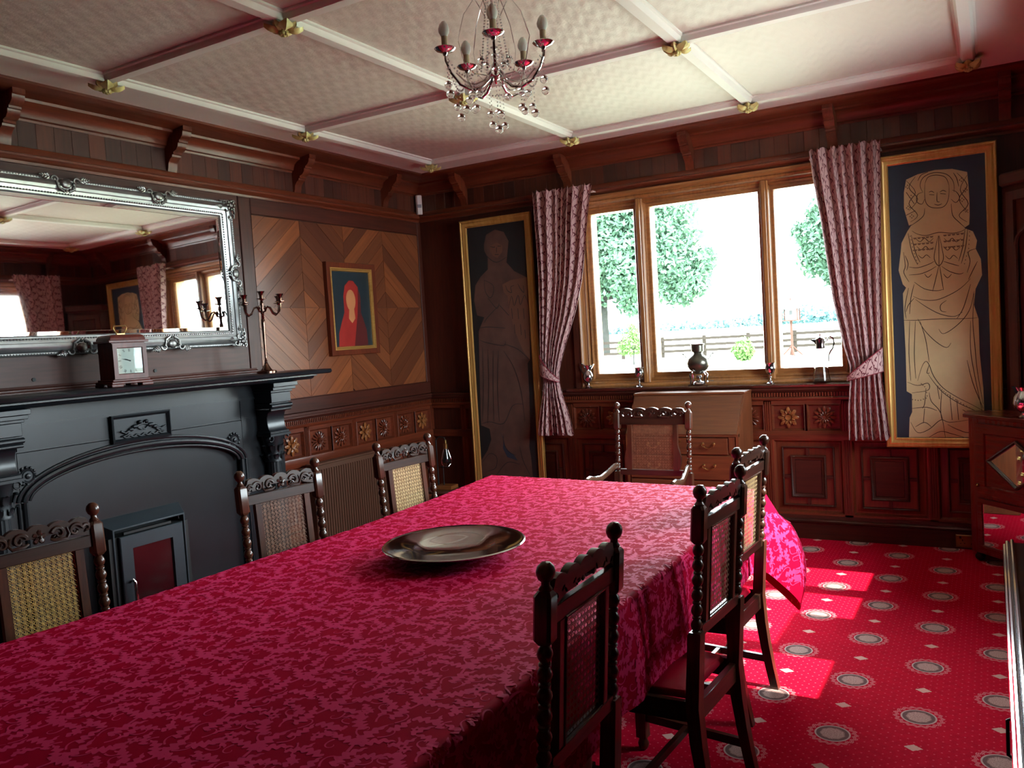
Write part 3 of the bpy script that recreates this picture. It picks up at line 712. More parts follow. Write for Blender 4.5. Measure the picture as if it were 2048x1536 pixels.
def ornament(kind):
    m = MB()
    def sc(cx, cz, r, a0, a1, rr=0.006): m.tube([(p[0], -0.058, p[1]) for p in spiral(cx, cz, r, r*0.25, a0, a1, 12)], [rr*(1-0.4*i/11) for i in range(12)], 6)
    def leafs(cx, cz, a, L, n=5):
        for k in range(n):
            t = (k+1)/n
            for s in (-1, 1):
                b_ = a+s*0.7; x = cx+cos(a)*L*t; z = cz+sin(a)*L*t
                m.M = Matrix.Translation((x+cos(b_)*0.011*(1.2-t), -0.054, z+sin(b_)*0.011*(1.2-t))) @ Matrix.Rotation(-b_, 4, 'Y'); m.ball((0,0,0), 0.014*(1.25-t), 6, 4, (1,0.45,0.45)); m.M = None
        m.tube([(cx,-0.054,cz),(cx+cos(a)*L*1.1,-0.05,cz+sin(a)*L*1.1)], [0.006,0.002], 6)
    if kind == 'mid':
        m.ball((0,-0.055,0), 0.026, 12, 8, (1,0.45,0.8))
        for k in range(7): a = pi+k*pi/6; m.ball((0.035*cos(a),-0.056,0.030*sin(a)), 0.008, 6, 4)
        for s in (-1, 1):
            sc(s*0.045, 0.012, 0.020, (0 if s > 0 else pi), (4.2 if s > 0 else pi-4.2)); leafs(s*0.055, 0.02, (0.15 if s > 0 else pi-0.15), 0.05, 4); m.tube([(s*0.01,-0.058,-0.035),(s*0.035,-0.06,-0.02),(s*0.042,-0.058,0.01)], 0.006, 6)
    else:
        m.ball((-0.03,-0.062,-0.03), 0.018, 10, 6, (1,0.5,1))
        for k in range(8): a = k*pi/4; m.ball((-0.03+0.028*cos(a),-0.058,-0.03+0.028*sin(a)), 0.010, 6, 4)
        sc(-0.085,-0.02,0.022,0,5); sc(-0.02,-0.085,0.022,pi/2,pi/2-5); sc(-0.01,-0.01,0.018,0,4.5); sc(-0.06,-0.06,0.018,pi,pi+4.5)
        leafs(-0.09,-0.045,pi,0.075,6); leafs(-0.045,-0.09,-pi/2,0.075,6)
        m.tube([(-0.12,-0.05,-0.006),(-0.05,-0.056,-0.002),(-0.002,-0.056,-0.05),(-0.006,-0.05,-0.12)], 0.006, 6)
    return m
om = ornament('mid').build('mid_ornament', M_silverdark, mr); om.location = (-0.30, 0, HH-0.035); om.scale = (1.35,1,1.35)
oc = ornament('cor').build('corner_ornament', M_silverdark, mr); oc.location = (HW, 0, HH)
for x in (0.31, -0.9+0.0): pass
for x, z, r in ((0.31, HH-0.035, 0), (-0.30, 0.035, pi), (0.31, 0.035, pi), (HW-0.035, HH*0.5, pi/2), (-HW+0.035, HH*0.5, -pi/2)):
    o = dup(om, mr, (x,0,z)); o.rotation_euler = (0, r, 0); o.scale = (1.35,1,1.35)
for x, z, r in ((HW,0,pi/2),(-HW,0,pi),(-HW,HH,-pi/2)):
    o = dup(oc, mr, (x,0,z)); o.rotation_euler = (0, r, 0)

# ---------------------------------------------------------------- things on the mantel shelf
ck = thing('mantel_clock', 'red mahogany carriage clock with square white dial and brass handle on the mantel', 'clock', (0.27, -3.345, 1.4735), pi/2-0.10)
m = MB(); m.box(-0.10,0.10,-0.075,0.075,0.04,0.25); m.build('case', M_clock, ck, bevel=0.002)
m = MB(); m.box(-0.122,0.122,-0.092,0.092,0.016,0.030); m.box(-0.112,0.112,-0.084,0.084,0.030,0.042)
for sx in (-1,1):
    for sy in (-1,1): m.box(sx*0.09-0.035,sx*0.09+0.035,sy*0.065-0.028,sy*0.065+0.028,0.0,0.017)
m.build('plinth', M_clock, ck, bevel=0.003)
m = MB(); m.box(-0.118,0.118,-0.088,0.088,0.25,0.264)
m.loft([[(-a,-b_,z),(a,-b_,z),(a,b_,z),(-a,b_,z)] for a,b_,z in ((0.106,0.078,0.264),(0.104,0.076,0.276),(0.096,0.07,0.289),(0.082,0.058,0.296))]); m.build('hood', M_clock, ck, bevel=0.002)
m = MB(); rectloft(m, -0.10, 0.10, 0.045, 0.245, [(0,-0.075),(0,-0.088),(0.024,-0.088),(0.030,-0.076)]); m.build('door_frame', M_clock, ck)
dl = MB().box(-0.072,0.072,-0.079,-0.076,0.073,0.217).build('dial', M_dial, ck)
m = MB()
NUM = ['XII','I','II','III','IIII','V','VI','VII','VIII','IX','X','XI']
def stroke(cx, cz, a, pts):
    for (x0, z0, x1, z1, w_) in pts:
        q = []
        dx, dz = x1-x0, z1-z0; l = math.hypot(dx, dz); nx, nz_ = -dz/l*w_, dx/l*w_
        for X_, Z_ in ((x0+nx,z0+nz_),(x0-nx,z0-nz_),(x1-nx,z1-nz_),(x1+nx,z1+nz_)): q.append((cx+X_*cos(a)+Z_*sin(a), -0.0796, cz-X_*sin(a)+Z_*cos(a)))
        m.add(q, [(0,1,2,3)])
for i, s in enumerate(NUM):
    a = i*pi/6; k = min(0.060/max(abs(sin(a)),1e-3), 0.060/max(abs(cos(a)),1e-3)); k = min(k, 0.066)
    m = MB(); cx, cz = sin(a)*k, 0.145+cos(a)*k; x = -len(s)*0.0019
    for chh in s:
        if chh == 'I': stroke(cx, cz, a, [(x+0.0018,-0.008,x+0.0018,0.008,0.0006)]); x += 0.0036
        if chh == 'V': stroke(cx, cz, a, [(x,0.008,x+0.0025,-0.008,0.0009),(x+0.0025,-0.008,x+0.005,0.008,0.0005)]); x += 0.0052
        if chh == 'X': stroke(cx, cz, a, [(x,0.008,x+0.005,-0.008,0.0009),(x+0.005,0.008,x,-0.008,0.0005)]); x += 0.0054
    m.build('numeral', M_inkdark, dl, recalc=False)
m = MB(); m.cur = 0
def hand(a, L, w_): 
    m.prism([(0.14*0-w_*cos(a), 0.145+w_*sin(a)), (sin(a)*L*.6-w_*1.4*cos(a), 0.145+cos(a)*L*.6+w_*1.4*sin(a)), (sin(a)*L, 0.145+cos(a)*L), (sin(a)*L*.6+w_*1.4*cos(a), 0.145+cos(a)*L*.6-w_*1.4*sin(a)), (w_*cos(a), 0.145-w_*sin(a))], 'y', -0.0815, -0.0808)
hand(radians(285), 0.052, 0.0014); hand(radians(291), 0.036, 0.0018); m.lathe([(0.004,0),(0.004,0.002)], seg=10, M=Matrix.Translation((0,-0.081,0.145)) @ Matrix.Rotation(pi/2,4,'X')); m.build('hands', M_inkdark, dl)
for z, w_ in ((0.108, 0.028),(0.1045, 0.022)):
    pass
MB().tube([(-0.032,0,0.318),(-0.040,0,0.335),(-0.034,0,0.347),(0.034,0,0.347),(0.040,0,0.335),(0.032,0,0.318),(0.018,0,0.302)], 0.004, 8).tube([(-0.032,0,0.318),(-0.018,0,0.302)], 0.004, 8).box(-0.024,0.024,-0.008,0.008,0.295,0.304).build('handle', M_brass, ck)
MB().box(-0.072,0.072,-0.0845,-0.083,0.073,0.217).build('dial_glass', M_pane, ck)

cd = thing('candelabra', 'five-branch bronzed candelabra on the mantel beside the chevron boards', 'candelabra', (0.245, -2.235, 1.4735), 1.28)
m = MB(); m.lathe([(0.0,0),(0.068,0),(0.068,0.014),(0.062,0.018),(0.04,0.022),(0.03,0.035),(0.018,0.055),(0.012,0.068),(0.0,0.068)], seg=24); m.build('foot', M_bronze, cd)
m = MB(); m.lathe([(0.010,0.06),(0.013,0.072),(0.008,0.078),(0.011,0.086),(0.007,0.092),(0.008,0.12),(0.0085,0.2),(0.013,0.34),(0.014,0.37),(0.009,0.378),(0.012,0.385),(0.008,0.391),(0.012,0.398),(0.008,0.405),(0.013,0.414),(0.009,0.424),(0.012,0.44),(0.008,0.455),(0.013,0.48),(0.009,0.50),(0.0,0.51)], seg=12); m.build('stem', M_bronze, cd)
cup = [(0.0,0.0),(0.010,0.0),(0.012,0.006),(0.034,0.010),(0.034,0.013),(0.012,0.014),(0.014,0.03),(0.016,0.045),(0.027,0.062),(0.024,0.062),(0.012,0.045),(0.0,0.045)]
MB().lathe(cup, seg=16, z0=0.505).build('cup', M_bronze, cd)
for i in range(4):
    a = i*pi/2+0.35; pts = []
    for r, z in ((0.012,0.425),(0.03,0.43),(0.04,0.452),(0.028,0.462),(0.022,0.448),(0.03,0.436),(0.05,0.46),(0.075,0.452),(0.10,0.415),(0.13,0.402),(0.155,0.42),(0.165,0.45),(0.166,0.48)): pts.append((r*cos(a), r*sin(a), z))
    MB().tube(pts, 0.0055, 7).build('arm', M_bronze, cd)
    MB().lathe(cup, 0.166*cos(a), 0.166*sin(a), 16, 0.475).build('cup', M_bronze, cd)

# ---------------------------------------------------------------- framed pictures
def framed(name, label, cat, loc, rz, w_, h, prof, fmat, back, yb):
    t = thing(name, label, cat, loc, rz)
    m = MB(); rectloft(m, -w_/2, w_/2, 0, h, prof); m.build('frame', fmat, t)
    i = prof[-1][0]; b_ = MB().box(-w_/2+i-0.004, w_/2-i+0.004, yb, yb+0.006, i-0.004, h-i+0.004).build('backing_paper', back, t)
    return t, b_
def flat(m, pts, y):   # filled outline
    m.add([(p[0], y, p[1]) for p in pts], [tuple(range(len(pts)))])
GP = [(0,0),(0,-0.030),(0.006,-0.036),(0.014,-0.036),(0.02,-0.03),(0.03,-0.033),(0.042,-0.026),(0.052,-0.022),(0.058,-0.024),(0.066,-0.018),(0.066,-0.004)]
t, bk = framed('rubbing_frame', 'tall gilt frame holding pale gold rubbing of lady with praying hands', 'picture', (4.305, -0.080, 0.70), 0, 0.705, 1.99, GP, M_gold['z'], M_navy, -0.010)
t2, bk2 = framed('rubbing_frame', 'tall narrow gilt frame holding dark rubbing of knight with shield', 'picture', (0.88, -0.080, 0.24), 0, 0.72, 2.435, GP, M_gold['z'], M_blackpaper, -0.010)
LADY_FILL=[(-177,1819),(-106,1844),(-3,1857),(98,1849),(184,1816),(190,1714),(192,1639),(191,1534),(187,1475),(157,1456),(207,1428),(229,1366),(220,1314),(248,1244),(252,1139),(213,1052),(201,948),(225,855),(226,628),(241,400),(243,232),(203,214),(186,171),(186,71),(-212,68),(-204,203),(-187,243),(-185,365),(-217,386),(-215,647),(-219,884),(-220,1056),(-199,1094),(-219,1119),(-242,1215),(-227,1323),(-218,1399),(-180,1473),(-151,1516),(-169,1510),(-184,1574),(-196,1629),(-193,1737)]
LADY_LINES=[[(-64,1777),(-68,1720),(-64,1658),(-43,1622),(-3,1607),(38,1608),(63,1634),(75,1685),(77,1745)],[(-43,1716),(-27,1720),(-11,1709)],[(22,1707),(41,1717),(60,1705)],[(-41,1701),(-11,1694)],[(24,1698),(57,1690)],[(6,1709),(4,1652),(20,1644)],[(-13,1633),(11,1624),(33,1630)],[(-64,1777),(-45,1815),(3,1823),(57,1800),(77,1745)],[(-79,1721),(-94,1769),(-72,1819),(-10,1840),(64,1819),(103,1763),(105,1696)],[(-79,1721),(-110,1710),(-117,1665),(-87,1643),(-69,1674)],[(95,1712),(121,1693),(136,1654),(113,1627),(87,1653)],[(-107,1801),(-85,1836),(-44,1850)],[(104,1823),(123,1783),(133,1729)],[(-71,1613),(-78,1568),(-115,1534),(-169,1502)],[(87,1623),(93,1547),(129,1497),(161,1460)],[(-152,1473),(-118,1447),(-63,1432),(6,1444),(87,1430),(141,1436),(187,1463)],[(-177,1812),(-123,1727),(-165,1656),(-114,1573),(-160,1532)],[(-120,1831),(-161,1763),(-111,1680),(-166,1610)],[(124,1820),(182,1730),(133,1647),(184,1550)],[(183,1796),(141,1706),(185,1610),(130,1542),(176,1492)],[(-179,1735),(-133,1652)],[(-184,1581),(-127,1605)],[(-176,1460),(-156,1331),(-124,1242)],[(-157,1445),(-135,1329),(-109,1257)],[(178,1446),(162,1328),(135,1225)],[(161,1441),(145,1330),(120,1242)],[(-132,1421),(-105,1395),(-77,1415),(-50,1389),(-25,1409)],[(-126,1366),(-100,1340),(-72,1360),(-49,1335),(-26,1351)],[(-119,1308),(-95,1284),(-69,1303),(-46,1280)],[(39,1402),(62,1377),(86,1397),(110,1371),(137,1391)],[(34,1349),(57,1321),(82,1341),(106,1316),(133,1337)],[(43,1287),(67,1262),(91,1284),(115,1260)],[(-84,1177),(-64,1152),(-40,1173)],[(29,1167),(52,1139),(77,1162)],[(6,1424),(-13,1347),(-23,1271),(3,1223),(31,1266),(24,1343),(11,1423)],[(8,1420),(4,1226)],[(-177,1232),(-124,1222),(-54,1240),(-24,1256)],[(-179,1178),(-112,1179),(-55,1197),(-13,1221)],[(31,1250),(82,1227),(122,1211)],[(19,1218),(67,1179),(120,1158),(147,1164)],[(3,1223),(-23,1118),(-39,1057)],[(8,1222),(18,1129),(26,1060)],[(-208,1336),(-200,1242),(-210,1196),(-180,1131)],[(228,1231),(200,1174),(173,1116)],[(-199,1312),(-182,1256),(-192,1210)],[(220,1314),(177,1296),(186,1235),(167,1162)],[(-158,1033),(-103,1004),(-20,997),(63,1026),(131,1067),(186,1122)],[(-148,1128),(-87,1077),(-18,1059),(26,1064)],[(-184,1092),(-210,961),(-205,883)],[(-151,1020),(-188,976),(-204,930)],[(-145,1011),(-76,952),(5,900),(86,880),(134,907)],[(42,990),(7,962),(8,923),(39,913)],[(204,1038),(181,934),(139,861),(70,796),(15,769),(-9,801)],[(-134,878),(-95,798),(-28,717),(33,675),(61,705)],[(-219,874),(-135,869),(4,869),(113,863),(219,862)],[(-121,862),(-90,735),(-73,579)],[(203,1023),(192,842),(199,690),(210,507),(238,293)],[(179,843),(174,661),(190,508),(230,248)],[(152,586),(182,432),(237,263)],[(-149,864),(-162,645),(-158,472)],[(-184,866),(-195,646),(-189,457)],[(-149,1113),(-172,1021),(-183,913)],[(185,1085),(141,937),(99,863)],[(-147,456),(-119,549),(-94,587),(-74,563),(-48,484),(5,405),(85,342),(165,294),(237,248)],[(-82,501),(-49,445),(4,374),(84,308),(164,263),(230,229)],[(-211,449),(-148,424),(-84,438),(-85,391),(-185,374)],[(-99,392),(-109,298),(-124,266)],[(-79,376),(-67,313),(-13,234),(10,70)],[(-2,390),(-13,265),(-8,187)],[(-29,421),(-18,328)],[(45,358),(54,187)],[(85,326),(92,187)],[(117,256),(150,236),(216,220)],[(-188,267),(-96,274),(-34,250)],[(-110,266),(-120,171)],[(-198,172),(-157,100),(-86,124),(-15,187),(40,171),(149,187)],[(-170,140),(-113,171),(-72,140)],[(26,156),(80,125),(147,102),(185,140)],[(-88,69),(-17,109),(51,93),(119,71)],[(-74,563),(-89,509),(-72,508)]]
KN_FILL=[(-125,2087),(-97,2170),(-3,2205),(84,2175),(128,2091),(111,2001),(94,1911),(167,1828),(288,1763),(293,1619),(281,1498),(291,1285),(272,1056),(244,1027),(244,765),(232,456),(212,300),(224,207),(230,35),(-310,18),(-296,164),(-217,262),(-173,359),(-185,454),(-272,486),(-259,838),(-241,1219),(-236,1329),(-168,1451),(-241,1472),(-265,1600),(-240,1739),(-178,1812),(-100,1868),(-93,1976),(-126,2025)]
KN_FACE=[(-68,2066),(7,2092),(65,2059),(58,2006),(6,1958),(-41,1983),(-67,2027)]
KN_SHIELD=[(38,1724),(126,1755),(285,1764),(288,1498),(279,1285),(269,1056),(207,1136),(132,1324),(88,1512),(85,1620),(48,1654)]
KN_GAP=[[(-84,439),(-44,360),(-58,280),(-18,202),(88,172),(55,219),(-31,281),(-46,376)]]
KN_LINES=[[(-64,2065),(-23,2053),(-14,2060)],[(13,2060),(49,2056)],[(4,2051),(0,2005)],[(-19,1991),(21,1987)],[(-128,2041),(-93,1976),(-6,1921),(98,1956)],[(-144,1778),(-141,1684),(-100,1619),(-62,1647),(-56,1724),(-144,1778)],[(-118,1620),(-34,1520),(-4,1565)],[(-230,1357),(-137,1363),(44,1342)],[(-229,1250),(-147,1222),(15,1191),(36,1229)],[(-5,1549),(-131,1449),(-171,1404)],[(-5,1549),(87,1450)],[(16,1206),(156,1153),(263,1057)],[(12,1144),(108,985),(165,766),(183,518)],[(-206,1186),(-222,837),(-255,518)],[(-151,1167),(-166,836),(-200,502)],[(-97,1149),(-120,835),(-134,518)],[(-43,1147),(-74,834),(-78,518)],[(-275,494),(-180,518),(-34,502),(68,659),(176,673)],[(88,1512),(125,1617),(146,1531),(191,1619),(208,1534),(254,1615),(287,1529)],[(118,1510),(121,1417)],[(180,1506),(182,1413)],[(236,1502),(237,1410)],[(135,1370),(137,1293)],[(197,1367),(199,1274)],[(237,1318),(239,1242)],[(70,1714),(88,1666),(128,1647),(122,1694),(158,1706)],[(194,1718),(218,1671),(250,1638),(246,1699)],[(-40,407),(-46,328),(3,250),(73,219)],[(-282,148),(-201,230),(-129,200),(-145,103),(-231,69)],[(115,299),(142,174),(204,50)],[(-140,39),(-22,154),(104,141)]]
mmf = lambda L: [(x/1000, z/1000) for x, z in L]
m = MB(); flat(m, mmf(LADY_FILL), -0.0106); fg = m.build('figure', M_stonefig, bk, recalc=False)
def inklines(lines, y, w_, mat, par):
    m = MB()
    for k, L in enumerate(lines):
        P = mmf(L)
        if len(P) > 2:    # smooth
            Q = []
            for i in range(len(P)-1):
                p0, p1, p2, p3 = P[max(i-1,0)], P[i], P[i+1], P[min(i+2,len(P)-1)]
                for s in range(4):
                    t_ = s/4; Q.append(tuple(0.5*((2*p1[j])+(-p0[j]+p2[j])*t_+(2*p0[j]-5*p1[j]+4*p2[j]-p3[j])*t_*t_+(-p0[j]+3*p1[j]-3*p2[j]+p3[j])*t_**3) for j in (0,1)))
            P = Q+[P[-1]]
        n = len(P); ww = [w_*(0.55+0.9*sin(pi*(i+0.5)/n)) for i in range(n)]
        m.ribbon(P, ww, ww, lambda u, v: (u, y, v))
    tag(m.build('ink_lines', mat, par, recalc=False), kind='stuff')
inklines(LADY_LINES, -0.0109, 0.0017, M_ink, fg)
m = MB()
def dots_along(P, n, r):
    for k in range(n):
        t_ = (k+0.5)/n*(len(P)-1); i = int(t_); f = t_-i; x = P[i][0]+(P[i+1][0]-P[i][0])*f; z = P[i][1]+(P[i+1][1]-P[i][1])*f
        m.add([(x-r,-0.0111,z),(x,-0.0111,z-r*1.3),(x+r,-0.0111,z),(x,-0.0111,z+r*1.3)], [(0,1,2,3)])
dots_along([(-0.165,1.45),(-0.148,1.34),(-0.12,1.24)], 9, 0.004); dots_along([(0.19,1.44),(0.18,1.32),(0.15,1.21)], 9, 0.004)
dots_along([(-0.03,0.42),(0.03,0.36),(0.11,0.30),(0.20,0.24)], 16, 0.0045); dots_along([(-0.19,0.33),(-0.14,0.32),(-0.09,0.34),(-0.10,0.41),(-0.13,0.44)], 12, 0.0045)
def blotch(cx, cz, w_, n_):
    for i in range(n_):
        x = cx+w_*(i/(n_-1)-0.5); m.add([(x-0.012,-0.0111,cz),(x-0.006,-0.0111,cz-0.011),(x+0.006,-0.0111,cz-0.011),(x+0.012,-0.0111,cz)], [(0,1,2,3)])
for cz in (1.425, 1.385, 1.345): blotch(-0.085, cz, 0.10, 5); blotch(0.095, cz, 0.10, 5)
for cx, cz in ((-0.17,1.77),(-0.15,1.70),(-0.17,1.63),(-0.15,1.57),(0.15,1.77),(0.17,1.70),(0.15,1.64),(0.17,1.57)):
    for a in range(4): x, z = cx+0.010*cos(a*pi/2), cz+0.010*sin(a*pi/2); m.add([(x-.005,-0.0111,z),(x,-0.0111,z-.006),(x+.005,-0.0111,z),(x,-0.0111,z+.006)], [(0,1,2,3)])
tag(m.build('ink_pattern', plain('pale_ink', rgb(112,98,78), 0.8), fg, recalc=False), kind='stuff')
m = MB(); flat(m, mmf(KN_FILL), -0.0106); fk = m.build('figure', M_dullfig, bk2, recalc=False); fk.location = (0,0,0.12)
m = MB(); flat(m, mmf(KN_FACE), -0.0108); flat(m, mmf(KN_SHIELD), -0.0108); m.build('face_and_shield', M_dullface, fk, recalc=False)
m = MB()
for g in KN_GAP: flat(m, mmf(g), -0.0109)
m.build('dark_gap', M_navy, fk, recalc=False)
inklines(KN_LINES, -0.0111, 0.0022, M_inkdark, fk)

# small portrait: plain generic hooded figure seen from the front
PP = [(0,0),(0,-0.036),(0.004,-0.040),(0.044,-0.034),(0.046,-0.028),(0.046,-0.026)]
t3, bk3 = framed('portrait_frame', 'small portrait of red-hooded figure in brown and gold frame on chevron boards', 'picture', (0.012, -1.048, 1.555), pi/2, 0.60, 0.755, PP, M_frame['z'], plain('painted_teal', rgb(20,38,46), 0.5, 0, 0.1, 0.4, 4), -0.016)
m = MB(); rectloft(m, -0.256, 0.256, 0.044, 0.711, [(0,-0.02),(0,-0.036),(0.008,-0.038),(0.014,-0.03),(0.022,-0.03),(0.028,-0.018)]); m.build('gilt_slip', M_gold['x'], t3)
def ell(cx, cz, a, b_, n=20, a0=0, a1=2*pi): return [(cx+a*cos(a0+(a1-a0)*i/n), cz+b_*sin(a0+(a1-a0)*i/n)) for i in range(n+1)]
m = MB(); flat(m, [(-0.19,0.072),(0.17,0.072),(0.165,0.20),(0.13,0.29),(0.105,0.35),(0.11,0.48),(0.085,0.56),(0.03,0.61),(-0.02,0.612),(-0.075,0.57),(-0.10,0.48),(-0.10,0.35),(-0.14,0.27),(-0.18,0.18)], -0.0165)
hd = m.build('red_mantle', plain('painted_red', rgb(160,34,26), 0.5, 0, 0.1, 0.35, 5), bk3, recalc=False)
m = MB(); flat(m, [(0.0,0.072),(0.17,0.072),(0.165,0.20),(0.13,0.29),(0.105,0.35),(0.11,0.48),(0.085,0.56),(0.075,0.45),(0.06,0.33),(0.03,0.2)], -0.0168); m.build('mantle_fold', plain('painted_dark_red', rgb(84,22,22), 0.45, 0, 0.3, 0.2, 6), hd, recalc=False)
m = MB(); flat(m, ell(-0.012,0.45,0.058,0.088)[:-1], -0.017); flat(m, [(-0.035,0.39),(0.02,0.39),(0.03,0.30),(-0.012,0.26),(-0.05,0.30)], -0.0169); m.build('face', plain('painted_skin', rgb(190,122,76), 0.5, 0, 0.3, 0.1, 6), bk3, recalc=False)

# alarm sensor in the corner
sn = thing('motion_sensor', 'white plastic motion sensor high in the corner above the picture rail', 'sensor', (0.05, -0.05, 2.80), pi/4)
m = MB(); m.prism([(-0.028,0.0),(-0.028,-0.02),(-0.016,-0.034),(0.016,-0.034),(0.028,-0.02),(0.028,0.0)], 'z', 0.0, 0.175); m.build('housing', M_plastic, sn, bevel=0.003)
MB().box(-0.018,0.018,-0.037,-0.033,0.06,0.09).build('lens', plain('grey_lens', rgb(120,122,130), 0.3), sn)
sk = thing('wall_socket', 'brass double socket low on the skirting beside corner cupboard', 'socket', (4.43, -0.05, 0.012), 0)
MB().bevbox(-0.073,0.073,-0.010,0,0,0.086,0.004).build('cover_plate', M_brass, sk)
for s in (-1,1):
    m = MB(); c = s*0.032; m.box(c-0.003,c+0.003,-0.0106,-0.0095,0.044,0.056); m.box(c-0.015,c-0.008,-0.0106,-0.0095,0.026,0.031); m.box(c+0.008,c+0.015,-0.0106,-0.0095,0.026,0.031)
    m.build('pin_hole', M_blackmat, sk)
for s in (-1,1): MB().box(s*0.045-0.006,s*0.045+0.006,-0.014,-0.009,0.062,0.078).build('rocker_switch', M_blackmat, sk)
# ---------------------------------------------------------------- dining table and cloth
TZ = 0.815
LE = [(-5.62,2.06),(-5.054,2.06),(-4.829,2.083),(-4.115,2.095),(-3.596,2.12),(-2.93,2.085),(-2.215,2.012)]
XR = 3.645; YN = -5.62
def lx(y):
    if y <= LE[0][0]: return LE[0][1]
    for (a, xa), (b_, xb) in zip(LE, LE[1:]):
        if y <= b_: return xa+(xb-xa)*(y-a)/(b_-a)
    return LE[-1][1]
def yf(x): return -2.215-(x-2.012)*0.067
tbl = thing('dining_table', 'long wooden dining table almost hidden under the crimson cloth', 'table', (0,0,0))
MB().box(2.14,XR-0.03,YN+0.05,-2.36,TZ-0.03,TZ-0.004).build('tabletop', M_chairx, tbl)
MB().box(2.26,2.285,YN+0.15,-2.46,TZ-0.13,TZ-0.03).box(3.52,3.545,YN+0.15,-2.46,TZ-0.13,TZ-0.03).box(2.285,3.52,-2.485,-2.46,TZ-0.13,TZ-0.03).box(2.285,3.52,YN+0.15,YN+0.175,TZ-0.13,TZ-0.03).build('apron', M_chairx, tbl)
for x in (2.31, 3.49):
    for y in (-2.44, -4.19, YN+0.25): MB().lathe([(0.03,0),(0.034,0.03),(0.045,0.06),(0.03,0.09),(0.05,0.25),(0.055,0.4),(0.03,0.5),(0.045,0.54),(0.045,TZ-0.03)], x, y, 14).build('leg', M_chair, tbl)
# perimeter of the cloth edge (clockwise from the near right corner, up the right side)
RR = 0.022; PER = []
def side(p, q, n_):
    L = math.hypot(q[0]-p[0], q[1]-p[1]); k = max(2, int(L/0.03))
    for i in range(k+1): t_ = i/k; PER.append((p[0]+(q[0]-p[0])*t_, p[1]+(q[1]-p[1])*t_, n_[0], n_[1]))
def corner(c, a0, a1):
    for i in range(1, 10): a = a0+(a1-a0)*i/10; PER.append((c[0], c[1], cos(a), sin(a)))
i_ = RR
cNR, cFR, cFL, cNL = (XR-i_, YN+i_), (XR-i_, yf(XR)-i_), (LE[-1][1]+i_, yf(LE[-1][1])-i_), (LE[0][1]+i_, YN+i_)
side(cNR, cFR, (1,0)); corner(cFR, 0, pi/2-0.067); side(cFR, cFL, (0.067,1)); corner(cFL, pi/2, pi)
for (a, xa), (b_, xb) in list(zip(LE, LE[1:]))[::-1]: side((xb+i_, min(b_, cFL[1])), (xa+i_, max(a, cNL[1])), (-1,0))
corner(cNL, pi, 1.5*pi); side(cNL, cNR, (0,-1)); corner(cNR, -pi/2, 0)
acc = 0; SS = []
for k, p in enumerate(PER):
    if k: q = PER[k-1]; acc += math.hypot(p[0]-q[0], p[1]-q[1])+0.12*math.hypot(p[2]-q[2], p[3]-q[3])
    SS.append(acc)
STOT = acc
def s_at(x, y): return min(range(len(PER)), key=lambda k: (PER[k][0]-x)**2+(PER[k][1]-y)**2)
def perim(s):
    import bisect
    s = max(0, min(STOT-1e-6, s)); k = max(0, bisect.bisect_right(SS, s)-1); k = min(k, len(SS)-2)
    t_ = (s-SS[k])/max(SS[k+1]-SS[k], 1e-9); return [PER[k][j]+(PER[k+1][j]-PER[k][j])*t_ for j in range(4)]
SC_FR = SS[s_at(*cFR)]+0.09; SC_FL = SS[s_at(*cFL)]+0.09
def cw(s): return max(max(0, 1-abs(s-SC_FR)/0.33), max(0, 1-abs(s-SC_FL)/0.33))
def hang(s): return 0.335+0.34*cw(s)**1.25
def drop(s, d, e=0.0):
    x, y, nx, ny = perim(s); c = cw(s); d = min(d, hang(s))
    if d < RR*pi/2: o, z = RR*sin(d/RR), RR*(1-cos(d/RR))
    else: o, z = RR, RR+d-RR*pi/2
    f = min(1, max(0, d-0.02)/0.18)
    o += f*(0.007+0.007*sin(s*17)+0.004*sin(s*29+1))*(1-c)+c*0.20*sin(min(1,d/0.62)*2.2)*f
    z = z*(1-0.06*c*f)
    return (x+nx*(o+e), y+ny*(o+e), TZ-z+(e if d < RR else 0))
NS = 420; ND = 22
m = MB(); vs = []; fs = []
for a in range(NS+1):
    s = STOT*a/NS
    for b_ in range(ND+1): d = hang(s)*b_/ND if b_ > 4 else RR*pi/2*b_/5; vs.append(drop(s, d))
for a in range(NS):
    for b_ in range(ND): k = a*(ND+1)+b_; fs.append((k, k+1, k+ND+2, k+ND+1))
m.add(vs, fs)
m.add([drop(STOT*a/NS, 0) for a in range(NS)], [tuple(range(NS))])
cloth_mb = m; m = MB()
def fabric(u, v):
    e = EPS
    ol = lx(v)+RR-u; orr = u-(XR-RR); of = v-(yf(u)-RR)
    if of > 0 and orr > 0: return drop(SC_FR-0.09+0.18*atan2(of, orr)/(pi/2), math.hypot(of, orr), EPS+0.0006)
    if orr > 0: return drop(SS[s_at(XR-RR, v)]+0.0, orr, EPS+0.0006) if False else drop(v-cNR[1], orr, EPS+0.0006)
    if of > 0: return drop(SC_FR+0.09+(XR-RR-u), of, EPS+0.0006)
    if ol > 0: k = s_at(lx(v)+RR, v); return drop(SS[k], ol, EPS+0.0006)
    return (u, v, TZ+e)
KS = 0.60
